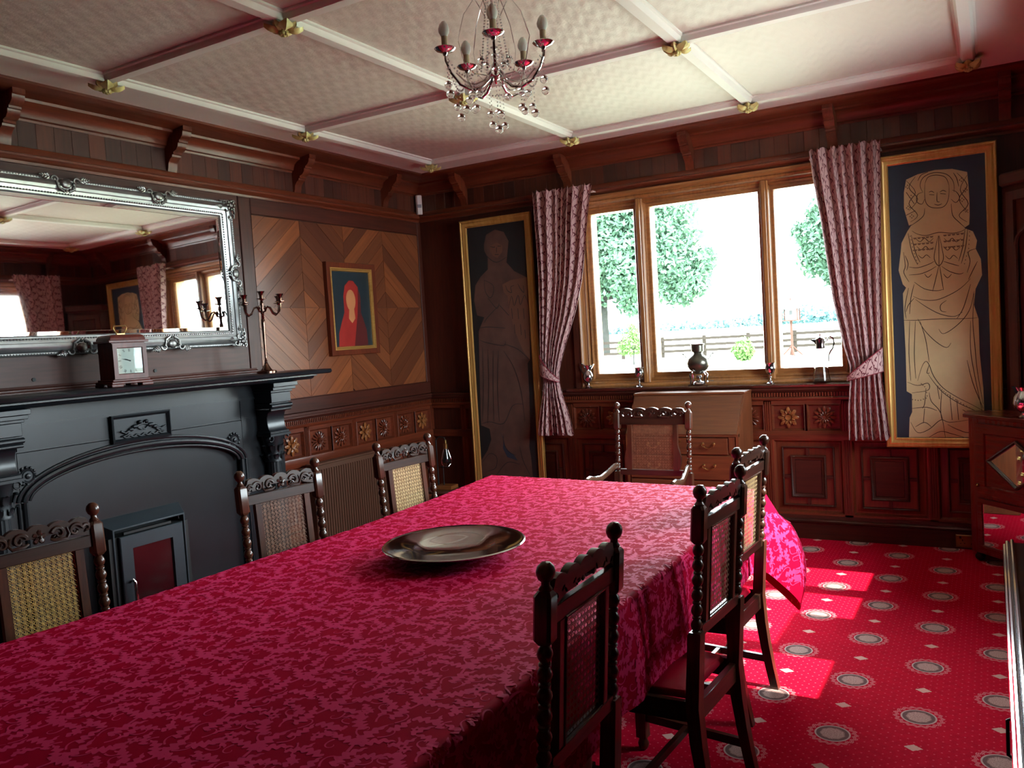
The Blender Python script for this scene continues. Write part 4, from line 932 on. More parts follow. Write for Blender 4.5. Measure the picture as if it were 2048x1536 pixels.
def leaf(x, y, a, L, W_, bend=0.6, lobes=4, n=27):
    global EPS
    EPS = 0.0003+random.random()*0.0003; L *= KS*1.08; W_ *= KS*1.5
    pts = []; wl = []; wr = []; h = a
    for i in range(n):
        t_ = i/(n-1); pts.append((x, y)); h = a+bend*t_; x += cos(h)*L/(n-1); y += sin(h)*L/(n-1)
        env = sin(pi*min(1, t_*0.90+0.10))**0.8*W_*(1.1-0.5*t_); sw = (t_*lobes) % 1.0; sv = (t_*lobes+0.45) % 1.0
        fn_ = lambda q: 0.16+0.84*(sin(pi*min(1, q**1.6*1.0))**0.75 if q < 0.999 else 0)
        wl.append(env*fn_(sw)+0.0006); wr.append(env*fn_(sv)+0.0006)
    m.ribbon(pts, wl, wr, fabric)
def curl(x, y, a, L, w_, turn, n=16, w1=None):
    global EPS
    EPS = 0.0003+random.random()*0.0003; L *= KS; w_ *= 0.62
    pts = []; ww = []
    for i in range(n):
        t_ = i/(n-1); pts.append((x, y)); h = a+turn*t_**1.6; x += cos(h)*L/(n-1)*(1-0.45*t_); y += sin(h)*L/(n-1)*(1-0.45*t_)
        ww.append(w_*(1-t_)+(w1 or 0.0007)*t_)
    m.ribbon(pts, ww, ww, fabric)
def damask(ox, oy, f):
    def T(x, y): return (ox+x*f*KS, oy+y*KS)
    def A(a): return a if f > 0 else pi-a
    for x, y, a, L, w_, b_, lo in ((0.0,0.0,1.2,0.15,0.024,0.9,5),(0.0,0.0,0.5,0.12,0.019,-0.9,4),(-0.01,0.0,2.0,0.12,0.018,1.1,4),(0.05,0.10,0.3,0.13,0.022,1.2,5),(-0.03,0.12,2.3,0.11,0.018,-1.1,4),
                                 (0.02,0.20,1.9,0.14,0.022,-1.1,5),(0.10,0.17,0.1,0.09,0.015,-0.9,3),(-0.10,0.04,2.7,0.10,0.015,-1.1,4),(-0.06,0.23,2.7,0.12,0.018,1.0,4),(0.09,0.03,-0.4,0.09,0.014,1.1,3),
                                 (-0.05,-0.05,-2.2,0.10,0.016,1.0,4),(0.06,0.28,0.7,0.10,0.017,-0.9,4),(0.12,0.09,-0.9,0.08,0.013,0.8,3),(-0.13,0.13,1.6,0.09,0.014,0.9,3)):
        X_, Y_ = T(x, y); leaf(X_, Y_, A(a), L, w_, b_*f, lo)
    for x, y, a, L, w_, tn in ((0.0,-0.05,1.3,0.30,0.006,1.2),(0.03,0.05,0.4,0.17,0.004,5.2),(-0.03,0.07,2.6,0.16,0.004,-5.2),(0.05,0.16,1.0,0.15,0.004,5.0),(-0.02,0.18,2.2,0.17,0.004,-5.4),(0.08,0.24,0.2,0.13,0.004,5.2),(-0.10,0.10,-2.4,0.13,0.004,5.0),(0.10,0.0,-1.2,0.13,0.004,-5.0),(0.13,0.11,-0.2,0.11,0.004,4.6)):
        X_, Y_ = T(x, y); curl(X_, Y_, A(a), L, w_, tn*f)
    for x, y, r in ((0.135,0.215,0.022),(-0.125,0.17,0.019)):
        X_, Y_ = T(x, y)
        for i in range(6): a = i*pi/3; leaf(X_+cos(a)*0.003, Y_+sin(a)*0.003, a, r, r*0.30, 0.0, 1, 6)
EPS = 0.001
TW, TH = 0.182, 0.205
random.seed(3)
for i in range(-3, 13):
    for j in range(-2, 20):
        x = 2.02+i*TW; y = YN+0.1+j*TH+(0.5*TH if i % 2 else 0)
        if x < 1.90 or x > 4.05 or y > -1.85 or y < -5.55: continue
        damask(x, y, 1 if (i+j) % 2 else -1)
cl = cloth_mb.build('tablecloth', M_cloth, recalc=False, angle=60)
tag(m.build('damask_figure', M_damask, cl, recalc=False), kind='stuff')
tag(cl, 'crimson damask tablecloth hanging over the long dining table', 'tablecloth')
MB().box(1,2,1,2,1,2)

# pewter dish
ds = MB().lathe([(0.0,0.004),(0.10,0.004),(0.115,0.0),(0.12,0.004),(0.155,0.022),(0.165,0.030),(0.262,0.040),(0.272,0.041),(0.276,0.045),(0.272,0.048),(0.262,0.046),(0.166,0.036),(0.155,0.030),(0.12,0.013),(0.0,0.009)], seg=72).build('charger_dish', M_silver, angle=50)
ds.location = (2.85, -3.83, TZ+0.003); ds.scale = (0.97,0.97,1.15); tag(ds, 'wide polished silver charger dish on the crimson tablecloth', 'dish')

# ---------------------------------------------------------------- chairs
def lean(z): return -(z-0.42)*0.075 if z > 0.42 else -0.055*(1-z/0.42)**1.6
def shear(p): return (p[0], p[1]+lean(p[2]), p[2])
def bobbins(zb, zt, n, r=0.0185):
    pr = []; h = (zt-zb)/n
    for i in range(n):
        z = zb+i*h; pr += [(0.0135,z),(0.0145,z+h*.05),(0.0105,z+h*.12)]+[(0.0105+(r-0.0105)*sin(pi*t_), z+h*(.12+.76*t_)) for t_ in (.15,.3,.5,.7,.85)]+[(0.0105,z+h*.88),(0.0145,z+h*.95)]
    return pr+[(0.0135, zt)]
def make_chair(hw, cane, arms=False):
    t = thing('dining_chair', 'chair', 'chair')
    for s in (-1, 1):      # rear posts: square leg, turned bobbins, chamfered block, ball finial
        m = MB(); m.warp = shear
        m.beam([(s*hw,0,z) for z in (0,0.1,0.2,0.3,0.42,0.55,0.655,0.662)], [0.017,0.018,0.019,0.021,0.022,0.0215,0.021,0.018], [0.017,0.018,0.019,0.021,0.022,0.0215,0.021,0.018])
        m.lathe(bobbins(0.66,0.948,6), s*hw, 0, 12)
        b_ = 0.007; q = 0.022
        oct_ = lambda q, z: [(s*hw+x, y, z) for x, y in ((-q+b_,-q),(q-b_,-q),(q,-q+b_),(q,q-b_),(q-b_,q),(-q+b_,q),(-q,q-b_),(-q,-q+b_))]
        m.loft([oct_(0.015,0.946), oct_(q,0.957), oct_(q,1.055), oct_(0.015,1.066)])
        m.lathe([(0.014,1.064),(0.016,1.07),(0.010,1.078),(0.010,1.086),(0.017,1.092),(0.0215,1.103),(0.022,1.110),(0.019,1.120),(0.010,1.129),(0.0,1.131)], s*hw, 0, 14)
        m.build('rear_post', M_chair, t)
    wi = hw-0.018
    m = MB(); m.warp = shear; m.box(-wi,wi,-0.010,0.010,0.980,1.0215); m.build('top_rail', M_chairx, t, bevel=0.002)
    # carved crest: pierced board with scrolls and flower in front
    N = 60; out = [(-wi+0.002,1.020),(wi-0.002,1.020)]
    for i in range(N+1):
        x = wi-0.002-(2*wi-0.004)*i/N; u = abs(x)/wi
        out.append((x, 1.072+0.016*abs(cos(pi*2.5*u))**0.6+0.006*cos(pi*u*0.5)-(0.012 if u > 0.93 else 0)))
    holes = []
    for s in (-1, 1):
        for cx_h, r in ((0.30,0.0),(0.36,1),(0.62,0),(0.70,1),(0.88,0)):
            cx = s*cx_h*wi; cz = 1.052 if r else 1.044; a = 0.8*s+(1.3 if r else 0)
            holes.append([(cx+0.0105*cos(k*pi/4)*cos(a)-0.0045*sin(k*pi/4)*sin(a), cz+0.0105*cos(k*pi/4)*sin(a)+0.0045*sin(k*pi/4)*cos(a)) for k in range(8)])
    cr = plate('crest', M_chairx, out, holes, -0.0098, 0.0098, t); 
    for v in cr.data.vertices: v.co.y += lean(v.co.z)
    m = MB(); m.warp = shear
    for s in (-1, 1):
        for cx, cz, r, a0, tn in ((0.36,1.052,0.024,pi*0.9,-5.6),(0.68,1.050,0.025,pi*0.1,5.6),(0.90,1.050,0.016,pi*0.9,-5.0)):
            cx *= wi
            P = spiral(cx, cz, r, r*0.22, a0, a0+tn, 15); P = [(s*p[0], 0.011, p[1]) for p in P]
            m.tube(P, [0.0075*(1-0.5*i/14) for i in range(15)], 6)
        m.tube([(s*wi*0.2,0.011,1.038),(s*wi*0.28,0.013,1.032),(s*wi*0.5,0.013,1.030),(s*wi*0.56,0.011,1.045),(s*wi*0.52,0.011,1.068)], [0.004,0.006,0.006,0.005,0.003], 6)
    for k in range(5):
        a = pi/2+k*2*pi/5; m.M = Matrix.Translation((0.014*cos(a), 0.013+lean(1.05)*0, 1.053+0.014*sin(a))) @ Matrix.Rotation(-a, 4, 'Y'); m.ball((0,0,0), 1, 6, 4, (0.014,0.007,0.011)); m.M = None
    m.ball((0,0.019,1.053), 0.006, 8, 5)
    m.build('carving', M_carve, t)
    sx = wi-0.036 if not arms else wi-0.06
    m = MB(); m.warp = shear
    m.box(-wi,wi,-0.013,0.013,0.640,0.678); m.build('lower_rail', M_chairx, t, bevel=0.002)
    for s in (-1, 1):
        m = MB(); m.warp = shear
        if arms:
            m.loft([[(s*(sx-0.028),y,z),(s*(sx-0.028),-y,z),(s*(sx+w_),-y,z),(s*(sx+w_),y,z)] for z, w_, y in [(0.678+0.302*k/16, 0.002+0.022*max(0,sin(pi*(0.15+1.6*k/16)))**1, 0.011) for k in range(17)]])
        else: m.box(s*(sx-0.028) if s > 0 else s*sx, s*sx if s > 0 else s*(sx-0.028), -0.011, 0.011, 0.678, 0.980)
        m.build('stile', M_chair, t)
    # woven cane, every strand a real strip
    cx0 = sx-0.028; z0, z1 = 0.678, 0.980; p = 0.0172; m = MB(); m.warp = shear
    nx, nz_ = int(2*cx0/p), int((z1-z0)/p); px_, pz_ = 2*cx0/nx, (z1-z0)/nz_; h = 0.0011
    def strip(x0, zz0, x1, zz1, y, h=h):
        dx, dz = x1-x0, zz1-zz0; l = math.hypot(dx, dz); a, b_ = -dz/l*h, dx/l*h
        m.add([(x0+a,y,zz0+b_),(x0-a,y,zz0-b_),(x1-a,y,zz1-b_),(x1+a,y,zz1+b_)], [(0,1,2,3)])
    for i in range(nx+1):
        for o_ in (-0.0021, 0.0021): x = -cx0+i*px_+o_; strip(max(-cx0,min(cx0,x)), z0, max(-cx0,min(cx0,x)), z1, 0.0015)
    for i in range(nz_+1):
        for o_ in (-0.0021, 0.0021): z = min(z1,max(z0,z0+i*pz_+o_)); strip(-cx0, z, cx0, z, -0.0005)
    for i in range(-nz_, nx+1):
        a = max(0, i); b_ = min(nx, i+nz_)
        if b_ > a:
            strip(-cx0+a*px_, z0+(a-i)*pz_, -cx0+b_*px_, z0+(b_-i)*pz_, 0.003, 0.0010)
            strip(-cx0+a*px_, z1-(a-i)*pz_, -cx0+b_*px_, z1-(b_-i)*pz_, -0.002, 0.0010)
    tag(m.build('cane_panel', cane, t, recalc=False), kind='stuff')
    m = MB(); m.warp = shear      # beading strip pinned round the cane on the back
    for a, b_, c_, d_ in ((-cx0,-cx0,z0,z1),(cx0,cx0,z0,z1),(-cx0,cx0,z0,z0),(-cx0,cx0,z1,z1)): m.tube([(a,-0.011,c_),((a+b_)/2,-0.0115,(c_+d_)/2),(b_,-0.011,d_)], 0.0034, 5)
    m.build('cane_beading', M_chair, t)
    # seat
    fw = hw+0.035; D = 0.40; m = MB(); R = []
    for k, (ins, z) in enumerate(((0.0,0.425),(0.0,0.436),(0.010,0.450),(0.05,0.462),(0.12,0.468))):
        R.append([(-hw+0.022+ins*.6,0.03+ins,z),(hw-0.022-ins*.6,0.03+ins,z),(fw-0.012-ins*.6,D-ins,z),(-fw+0.012+ins*.6,D-ins,z)])
    m.loft(R); s_ = m.build('seat', M_seat, t, angle=70, bevel=0.004)
    m = MB()
    for s in (-1, 1): m.loft([[(s*(hw-0.01),0.02,z),(s*(hw+0.012),0.02,z),(s*(fw+0.008),D,z),(s*(fw-0.014),D,z)] for z in (0.365,0.432)])
    m.box(-fw,fw,D-0.012,D+0.010,0.365,0.432); m.box(-hw+0.02,hw-0.02,-0.012,0.012,0.36,0.425); m.build('seat_rails', M_chairx, t, bevel=0.002)
    for s in (-1, 1):
        m = MB(); m.lathe([(0.012,0),(0.019,0.01),(0.022,0.025),(0.016,0.04),(0.018,0.05)], s*(fw-0.008), D-0.012, 12); m.box(s*(fw-0.008)-0.02,s*(fw-0.008)+0.02,D-0.032,D+0.008,0.05,0.15)
        m.lathe([(0.02,0.15),(0.014,0.16),(0.022,0.20),(0.024,0.23),(0.016,0.28),(0.013,0.31),(0.019,0.325),(0.014,0.34),(0.02,0.35)], s*(fw-0.008), D-0.012, 12); m.box(s*(fw-0.008)-0.021,s*(fw-0.008)+0.021,D-0.033,D+0.011,0.35,0.434)
        m.build('front_leg', M_chair, t)
    for s in (-1, 1):
        m = MB(); m.loft([[(s*hw-0.009,-0.02,z),(s*hw+0.009,-0.02,z),(s*(fw-0.008)+0.009,D-0.02,z),(s*(fw-0.008)-0.009,D-0.02,z)] for z in (0.115,0.145)]); m.build('side_stretcher', M_chairx, t)
    m = MB(); m.box(-(hw+fw)/2,(hw+fw)/2,0.19,0.208,0.117,0.143); m.build('middle_stretcher', M_chairx, t)
    if arms:
        for s in (-1, 1):
            P = [(s*hw,-0.02+0.02,0.705),(s*(hw+0.004),0.05,0.700),(s*(hw+0.016),0.13,0.672),(s*(hw+0.028),0.22,0.650),(s*(hw+0.034),0.31,0.655),(s*(hw+0.036),0.37,0.668),(s*(hw+0.036),0.41,0.664),(s*(hw+0.036),0.425,0.645),(s*(hw+0.036),0.41,0.632)]
            m = MB(); m.tube(P, [0.020,0.021,0.021,0.022,0.024,0.026,0.026,0.022,0.014], 10, flat=0.75); m.build('armrest', M_arm, t)
            m = MB(); m.lathe([(0.02,0.43),(0.014,0.44)]+bobbins(0.445,0.635,4,0.018), s*(hw+0.030), 0.36, 12); m.build('arm_support', M_chair, t)
    return t
CH = []
def place(t, mx_, my, ang, lab):
    a = radians(ang); fx, fy = -sin(a), cos(a); k = -lean(1.12)
    t.location = (mx_+fx*k, my+fy*k, 0); t.rotation_euler = (0,0,a); t['label'] = lab; t['group'] = 'caned chairs round the dining table'
base = make_chair(0.192, M_cane_brown)
def chair(mx_, my, ang, lab, cane=None):
    t = base if not CH else dup(base); CH.append(t); place(t, mx_, my, ang, lab)
    for ch in t.children:
        if ch.name.startswith('cane_panel') and cane: ch.data = ch.data.copy(); ch.data.materials[0] = cane
chair(3.828,-3.681,86.3,'caned chair in the middle of the window side row with crimson seat showing')
chair(3.757,-4.595,90.4,'dark chair at the camera end of the window side row, its back against the cloth')
chair(3.729,-2.895,87.5,'chair with pale cane back next to the hanging corner of the cloth', M_cane_pale)
chair(1.845,-4.80,-95.0,'chair with golden cane back in front of the stove, cut by photo edge', M_cane_gold)
chair(1.90,-3.77,-99.6,'chair with grey brown cane back in front of the fireplace column')
chair(1.925,-2.92,-95.9,'chair with light cane back in front of the brown radiator', M_cane_pale)
ac = make_chair(0.252, M_cane_brown, True); ac.name = 'carver_chair'
place(ac, 2.62, -1.10, 180, 'caned armchair at the window end of the table'); ac['label'] = 'caned armchair with curved arms at window end of the table'

# ---------------------------------------------------------------- writing bureau under the window
bu = thing('bureau', 'mahogany slope-front writing bureau with brass drawer handles under the window', 'bureau', (2.17, 0, 0))
W_ = 0.86; yb = -0.09
for x0, x1 in ((0,0.02),(W_-0.02,W_)): MB().prism([(yb,0.0),(-0.50,0.0),(-0.50,0.835),(-0.285,1.105),(yb,1.105)], 'x', x0, x1).build('side_panel', M_bureau['z'], bu)
MB().box(-0.004,W_+0.004,-0.292,yb,1.104,1.122).build('top_board', M_bureau['x'], bu, bevel=0.003)
m = MB(); a = atan2(1.100-0.84, 0.495-0.285); L = math.hypot(0.21,0.262)
m.prism([(-0.498,0.842),(-0.512,0.835),(-0.300,1.100),(-0.286,1.104)], 'x', 0.012, W_-0.012); m.build('fall_front', M_bureau['x'], bu)
MB().box(0.02,W_-0.02,-0.485,yb,0.10,0.835).build('carcase', M_bureau['x'], bu)
MB().box(0.0,W_,-0.505,-0.47,0.815,0.835).build('writing_rail', M_bureau['x'], bu)
for s in (0.05, W_-0.05): MB().box(s-0.022,s+0.022,-0.502,-0.48,0.70,0.812).build('loper', M_bureau['z'], bu)
m = MB(); m.box(-0.01,W_+0.01,-0.515,yb,0.0,0.09); m.build('plinth', M_bureau['x'], bu, bevel=0.006)
def swan(m, cx, cz, y):
    for s in (-1, 1): m.lathe([(0.011,0),(0.011,0.003),(0.006,0.006),(0.005,0.014),(0.008,0.017),(0.0,0.019)], seg=10, M=Matrix.Translation((cx+s*0.04,y,cz)) @ Matrix.Rotation(pi/2,4,'X'))
    m.tube([(cx-0.04,y-0.014,cz),(cx-0.046,y-0.016,cz-0.008),(cx-0.038,y-0.016,cz-0.018),(cx-0.028,y-0.016,cz-0.018),(cx-0.022,y-0.016,cz-0.026),(cx,y-0.016,cz-0.032),(cx+0.022,y-0.016,cz-0.026),(cx+0.028,y-0.016,cz-0.018),(cx+0.038,y-0.016,cz-0.018),(cx+0.046,y-0.016,cz-0.008),(cx+0.04,y-0.014,cz)], 0.0035, 6)
for k, (z0, z1, x0, x1) in enumerate(((0.685,0.805,0.08,W_-0.08),(0.50,0.675,0.03,W_-0.03),(0.305,0.49,0.03,W_-0.03),(0.10,0.295,0.03,W_-0.03))):
    d = MB().bevbox(x0,x1,-0.502,-0.47,z0,z1,0.003).build('drawer', M_bureau['x'], bu)
    for hx in (0.22, W_-0.22): m = MB(); swan(m, hx, (z0+z1)/2+0.018, -0.502); m.build('handle', M_brass, d)
    MB().box(W_/2-0.006,W_/2+0.006,-0.5035,-0.5015,z1-0.035,z1-0.015).build('escutcheon', M_brass, d)
# ---------------------------------------------------------------- curtains
def interp(tab, z):
    tab = sorted(tab)
    if z <= tab[0][0]: return tab[0][1:]
    for a, b_ in zip(tab, tab[1:]):
        if z <= b_[0]:
            t_ = (z-a[0])/(b_[0]-a[0]); t_ = t_*t_*(3-2*t_) if False else t_
            return tuple(a[i]+(b_[i]-a[i])*t_ for i in (1, 2))
    return tab[-1][1:]
CT_L = [(2.815,1.305,1.835),(2.6,1.312,1.79),(2.3,1.316,1.745),(2.05,1.312,1.70),(1.8,1.30,1.625),(1.53,1.285,1.515),(1.40,1.283,1.47),(1.30,1.292,1.44),(1.22,1.30,1.438),(1.10,1.285,1.465),(0.95,1.255,1.515),(0.775,1.232,1.553)]
CT_R = [(2.80,3.512,3.975),(2.6,3.532,3.972),(2.315,3.573,3.966),(2.0,3.607,3.958),(1.745,3.635,3.952),(1.53,3.676,3.95),(1.40,3.70,3.945),(1.27,3.735,3.935),(1.16,3.73,3.94),(1.0,3.715,3.957),(0.765,3.712,3.98)]
def curtain(name, label, tab, nf, loc, rz, tie, seed, s=-1, hem=1):
    rnd = random.Random(seed); ph = [rnd.uniform(-0.5,0.5) for _ in range(8)]
    zt, zb = max(t_[0] for t_ in tab), min(t_[0] for t_ in tab); NU, NV = 132, 74
    vs, uv = [], []
    def P(u, z):
        xl, xr = interp(tab, z); f = (z-tie)/(zt-tie) if z > tie else (tie-z)/(tie-zb)*0.6
        wv = u+0.018*sin(6.28*u*2+ph[0])+0.012*sin(6.28*u*3.3+z*1.5+ph[1])
        am = 0.016+0.026*min(1, f*1.2)*(0.75+0.5*sin(6.28*u*1.7+ph[3]))
        y = -0.118-am*(1.0+sin(2*pi*nf*wv+ph[2]))-0.006*sin(2*pi*nf*2.1*wv+z*2)-(0.02 if z < tie else 0)*f
        if z > zt-0.06: y += 0.0
        top = 0.010*sin(2*pi*nf*wv*2) if z > zt-0.002 else 0
        low = hem*0.012*sin(2*pi*nf*wv+1.2) if z < zb+0.001 else 0
        return (xl+(xr-xl)*(u+0.012*cos(2*pi*nf*wv+ph[2])), y, z+top+low)
    m = MB(); full = 1.15
    for j in range(NV+1):
        z = zb+(zt-zb)*j/NV
        for i in range(NU+1): vs.append(P(i/NU, z)); uv.append((i/NU*full, z*1.0))
    m.add(vs, [(j*(NU+1)+i, j*(NU+1)+i+1, (j+1)*(NU+1)+i+1, (j+1)*(NU+1)+i) for j in range(NV) for i in range(NU)])
    t = thing(name, label, 'curtain', loc, rz, 'patterned curtains tied back at the windows')
    def withuv(o, uvs):
        l = o.data.uv_layers.new(name='UVMap'); flat_ = []
        for lp in o.data.loops: flat_ += uvs[lp.vertex_index]
        l.data.foreach_set('uv', flat_)
    o = m.build('drape', M_curtain, t, angle=180, recalc=False); withuv(o, uv)
    # tie-back band wrapped round the gathered cloth
    xl, xr = interp(tab, tie); cx, w2 = (xl+xr)/2, (xr-xl)/2
    vs, uv = [], []; NB = 40
    for k in range(7):
        for i in range(NB+1):
            a = pi+pi*i/NB; x = cx+(w2+0.016)*cos(a); q = (x-cx)/w2
            h = 0.155*(0.62+0.38*(-s*q)); zc = tie+0.03-s*q*0.055
            vs.append((x, -0.15+0.055*sin(a)-0.004*sin(pi*k/6), zc-h*0.5+h*k/6)); uv.append((i/NB*0.45+0.2, k/6*0.15))
    m = MB().add(vs, [(k*(NB+1)+i, k*(NB+1)+i+1, (k+1)*(NB+1)+i+1, (k+1)*(NB+1)+i) for k in range(6) for i in range(NB)])
    b_ = m.build('tieback', M_curtain, t, angle=180, recalc=False); withuv(b_, uv)
    m = MB()
    for k in (0, 6): m.tube([vs[k*(NB+1)+i] for i in range(NB+1)], 0.0035, 5)
    m.build('piping', plain('maroon_piping', rgb(120,24,44), 0.7), b_)
    m = MB(); m.tube([(interp(tab, zt-0.04)[0]-0.0, -0.075, zt-0.05),(interp(tab, zt-0.04)[1], -0.075, zt-0.05)], 0.008, 8)
    for i in range(9): x0, x1 = interp(tab, zt-0.04); x = x0+(x1-x0)*i/8; m.box(x-0.004,x+0.004,-0.10,-0.01 if i in (0,4,8) else -0.07,zt-0.055,zt-0.045)
    m.build('track', M_plastic, t)
    return t
curtain('curtain', 'patterned curtain hanging beside the dark knight rubbing', CT_L, 8, (0,0,0), 0, 1.27, 1, 1)
curtain('curtain', 'patterned curtain hanging beside the pale lady rubbing', CT_R, 7, (0,0,0), 0, 1.22, 2, -1)
curtain('curtain', 'patterned curtain on the side wall seen only in the mirror', [(a if a > 1.12 else {1.10:1.13,0.95:1.08,0.775:1.0}[a], b_-0.80, c_-0.80) for a, b_, c_ in CT_L], 8, (RX,0,0), -pi/2, 1.27, 3, 1)
bx = thing('storage_box', 'plain wooden box standing on the side window sill out of view', 'box', (RX-0.02, -1.955, 1.157), -pi/2)
MB().box(-0.245,0.245,-0.055,0.045,0,0.30).build('body', M_bureau['x'], bx, bevel=0.003); MB().box(-0.25,0.25,-0.06,0.048,0.30,0.32).build('lid', M_bureau['x'], bx, bevel=0.003)

# ---------------------------------------------------------------- things on the window sill
SZ = 1.157
jg = thing('silver_jug', 'small silver jug at the left end of the window sill', 'jug', (1.665, -0.032, SZ), 0); jg.scale = (1.1,1.1,1.1)
MB().lathe([(0.0,0.0),(0.030,0.0),(0.032,0.004),(0.016,0.012),(0.010,0.024),(0.010,0.032),(0.026,0.046),(0.038,0.068),(0.040,0.088),(0.032,0.112),(0.020,0.130),(0.019,0.142),(0.028,0.165),(0.030,0.172),(0.026,0.170),(0.016,0.142),(0.0,0.11)], seg=24).build('body', M_silver, jg)
MB().prism([(0.020,0.150),(0.052,0.180),(0.046,0.168),(0.024,0.132)], 'y', -0.011, 0.011).build('spout', M_silver, jg)
MB().tube([(-0.030,0,0.100),(-0.050,0,0.125),(-0.062,0,0.160),(-0.060,0,0.182),(-0.046,0,0.186),(-0.030,0,0.176),(-0.022,0,0.162)], [0.004,0.0045,0.0055,0.006,0.006,0.005,0.004], 7).build('handle', M_silver, jg)
for x, lab in ((2.122,'silver goblet on the sill left of the samovar'),(3.163,'silver goblet on the sill between the samovar and glass jug')):
    g = MB().lathe([(0.0,0.0),(0.031,0.0),(0.031,0.004),(0.014,0.011),(0.006,0.022),(0.005,0.034),(0.009,0.040),(0.005,0.046),(0.006,0.056),(0.022,0.066),(0.031,0.082),(0.032,0.10),(0.028,0.122),(0.033,0.133),(0.031,0.133),(0.026,0.122),(0.029,0.10),(0.028,0.084),(0.0,0.07)], seg=24).build('goblet', M_silver)
    g.location = (x, -0.035, SZ); g.scale = (1.15,1.15,1.18); tag(g, lab, 'goblet', 'silver goblets on the window sill')
sm = thing('samovar', 'round pewter spirit kettle on legged stand in middle of the sill', 'urn', (2.62, -0.048, SZ), 0); sm.scale = (1.32,1.15,1.06)
MB().lathe([(0.0,0.085),(0.020,0.085),(0.026,0.092),(0.03,0.10),(0.05,0.115),(0.063,0.14),(0.066,0.165),(0.060,0.195),(0.045,0.215),(0.028,0.228),(0.024,0.24),(0.03,0.246),(0.036,0.25),(0.037,0.295),(0.040,0.298),(0.042,0.306),(0.038,0.306),(0.0,0.304)], seg=28).build('body', M_pewter, sm)
for s in (-1, 1):
    MB().tube([(s*0.060,0,0.19),(s*0.072,0,0.205),(s*0.078,0,0.225),(s*0.088,0,0.232)], 0.003, 6).ball((s*0.09,0,0.233), 0.006, 8, 5).build('handle', M_pewter, sm)
m = MB(); m.lathe([(0.03,0.098),(0.034,0.10),(0.030,0.104)], seg=20)
m.build('collar', M_silver, sm)
for i in range(4):
    a = pi/4+i*pi/2; MB().tube([(0.028*cos(a),0.7*0.028*sin(a),0.10),(0.050*cos(a),0.7*0.05*sin(a),0.098),(0.064*cos(a),0.7*0.064*sin(a),0.08),(0.058*cos(a),0.7*0.058*sin(a),0.04),(0.062*cos(a),0.7*0.062*sin(a),0.012),(0.080*cos(a),0.7*0.075*sin(a),0.004)], [0.005,0.004,0.005,0.0035,0.004,0.004], 7).build('leg', M_silver, sm)
MB().lathe([(0.0,0.004),(0.03,0.004),(0.04,0.012),(0.038,0.02),(0.03,0.028),(0.018,0.032),(0.012,0.04),(0.014,0.055),(0.02,0.062),(0.016,0.075),(0.0,0.075)], seg=20).tube([(0.03,0,0.03),(0.09,-0.012,0.034)], 0.0022, 6).build('burner', M_silver, sm)
MB().tube([(-0.01,-0.045,0.11),(-0.018,-0.062,0.112),(-0.022,-0.068,0.098)], [0.006,0.005,0.004], 8).tube([(-0.014,-0.056,0.112),(-0.014,-0.056,0.128)], 0.003, 6).tube([(-0.024,-0.056,0.128),(-0.004,-0.056,0.128)], 0.003, 6).build('tap', M_silver, sm)
cj = thing('claret_jug', 'tall tapering cut glass claret jug with silver lid and scroll handle', 'jug', (3.528, -0.045, SZ), 0); cj.scale = (1.25,1.1,1.2)
MB().lathe([(0.0,0.0),(0.052,0.0),(0.053,0.006),(0.046,0.04),(0.036,0.10),(0.027,0.17),(0.024,0.212),(0.0235,0.212),(0.022,0.17),(0.031,0.10),(0.041,0.04),(0.046,0.010),(0.0,0.010)], seg=28, flute=lambda a, z: 1+0.02*cos(12*a+z*40) if 0.01 < z < 0.11 else 1).build('glass_body', M_crystal, cj)
MB().lathe([(0.025,0.205),(0.026,0.212),(0.025,0.225),(0.027,0.25),(0.028,0.262),(0.024,0.266),(0.014,0.272),(0.004,0.276),(0.003,0.284),(0.006,0.29),(0.0,0.30)], seg=20).prism([(-0.022,0.232),(-0.034,0.245),(-0.052,0.258),(-0.046,0.262),(-0.022,0.262)], 'y', -0.012, 0.012).build('silver_mount', M_silver, cj)
MB().tube([(0.026,0,0.245),(0.038,0,0.25),(0.044,0,0.268),(0.056,0,0.276),(0.072,0,0.262),(0.076,0,0.235),(0.068,0,0.205),(0.054,0,0.185),(0.044,0,0.16),(0.043,0,0.13),(0.05,0,0.112),(0.036,0,0.106)], [0.003,0.004,0.004,0.005,0.004,0.004,0.004,0.005,0.0035,0.003,0.003,0.003], 7).build('handle', M_silver, cj)

# ---------------------------------------------------------------- lamp in the corner
tb_ = thing('side_table', 'low dark side table in the corner carrying the cage lamp', 'table', (0.36, -0.42, 0))
MB().lathe([(0.0,0.30),(0.155,0.30),(0.16,0.306),(0.16,0.318),(0.155,0.322),(0.0,0.322)], seg=28).build('tabletop', M_chairx, tb_)
MB().lathe([(0.03,0.02),(0.03,0.06),(0.018,0.09),(0.024,0.16),(0.014,0.25),(0.03,0.30)], seg=14).build('column', M_chair, tb_)
for i in range(3): a = i*2.094+0.5; MB().tube([(0.02*cos(a),0.02*sin(a),0.06),(0.08*cos(a),0.08*sin(a),0.05),(0.13*cos(a),0.13*sin(a),0.012)], [0.012,0.011,0.01], 7).build('foot', M_chair, tb_)
lp = thing('table_lamp', 'vintage cage lamp with hanging black shade bulb on a light wood base', 'lamp', (0.40, -0.40, 0.323), 0.1)
MB().bevbox(-0.085,0.085,-0.065,0.065,0,0.03,0.004,'z',1).build('base', M_gilded['x'], lp)
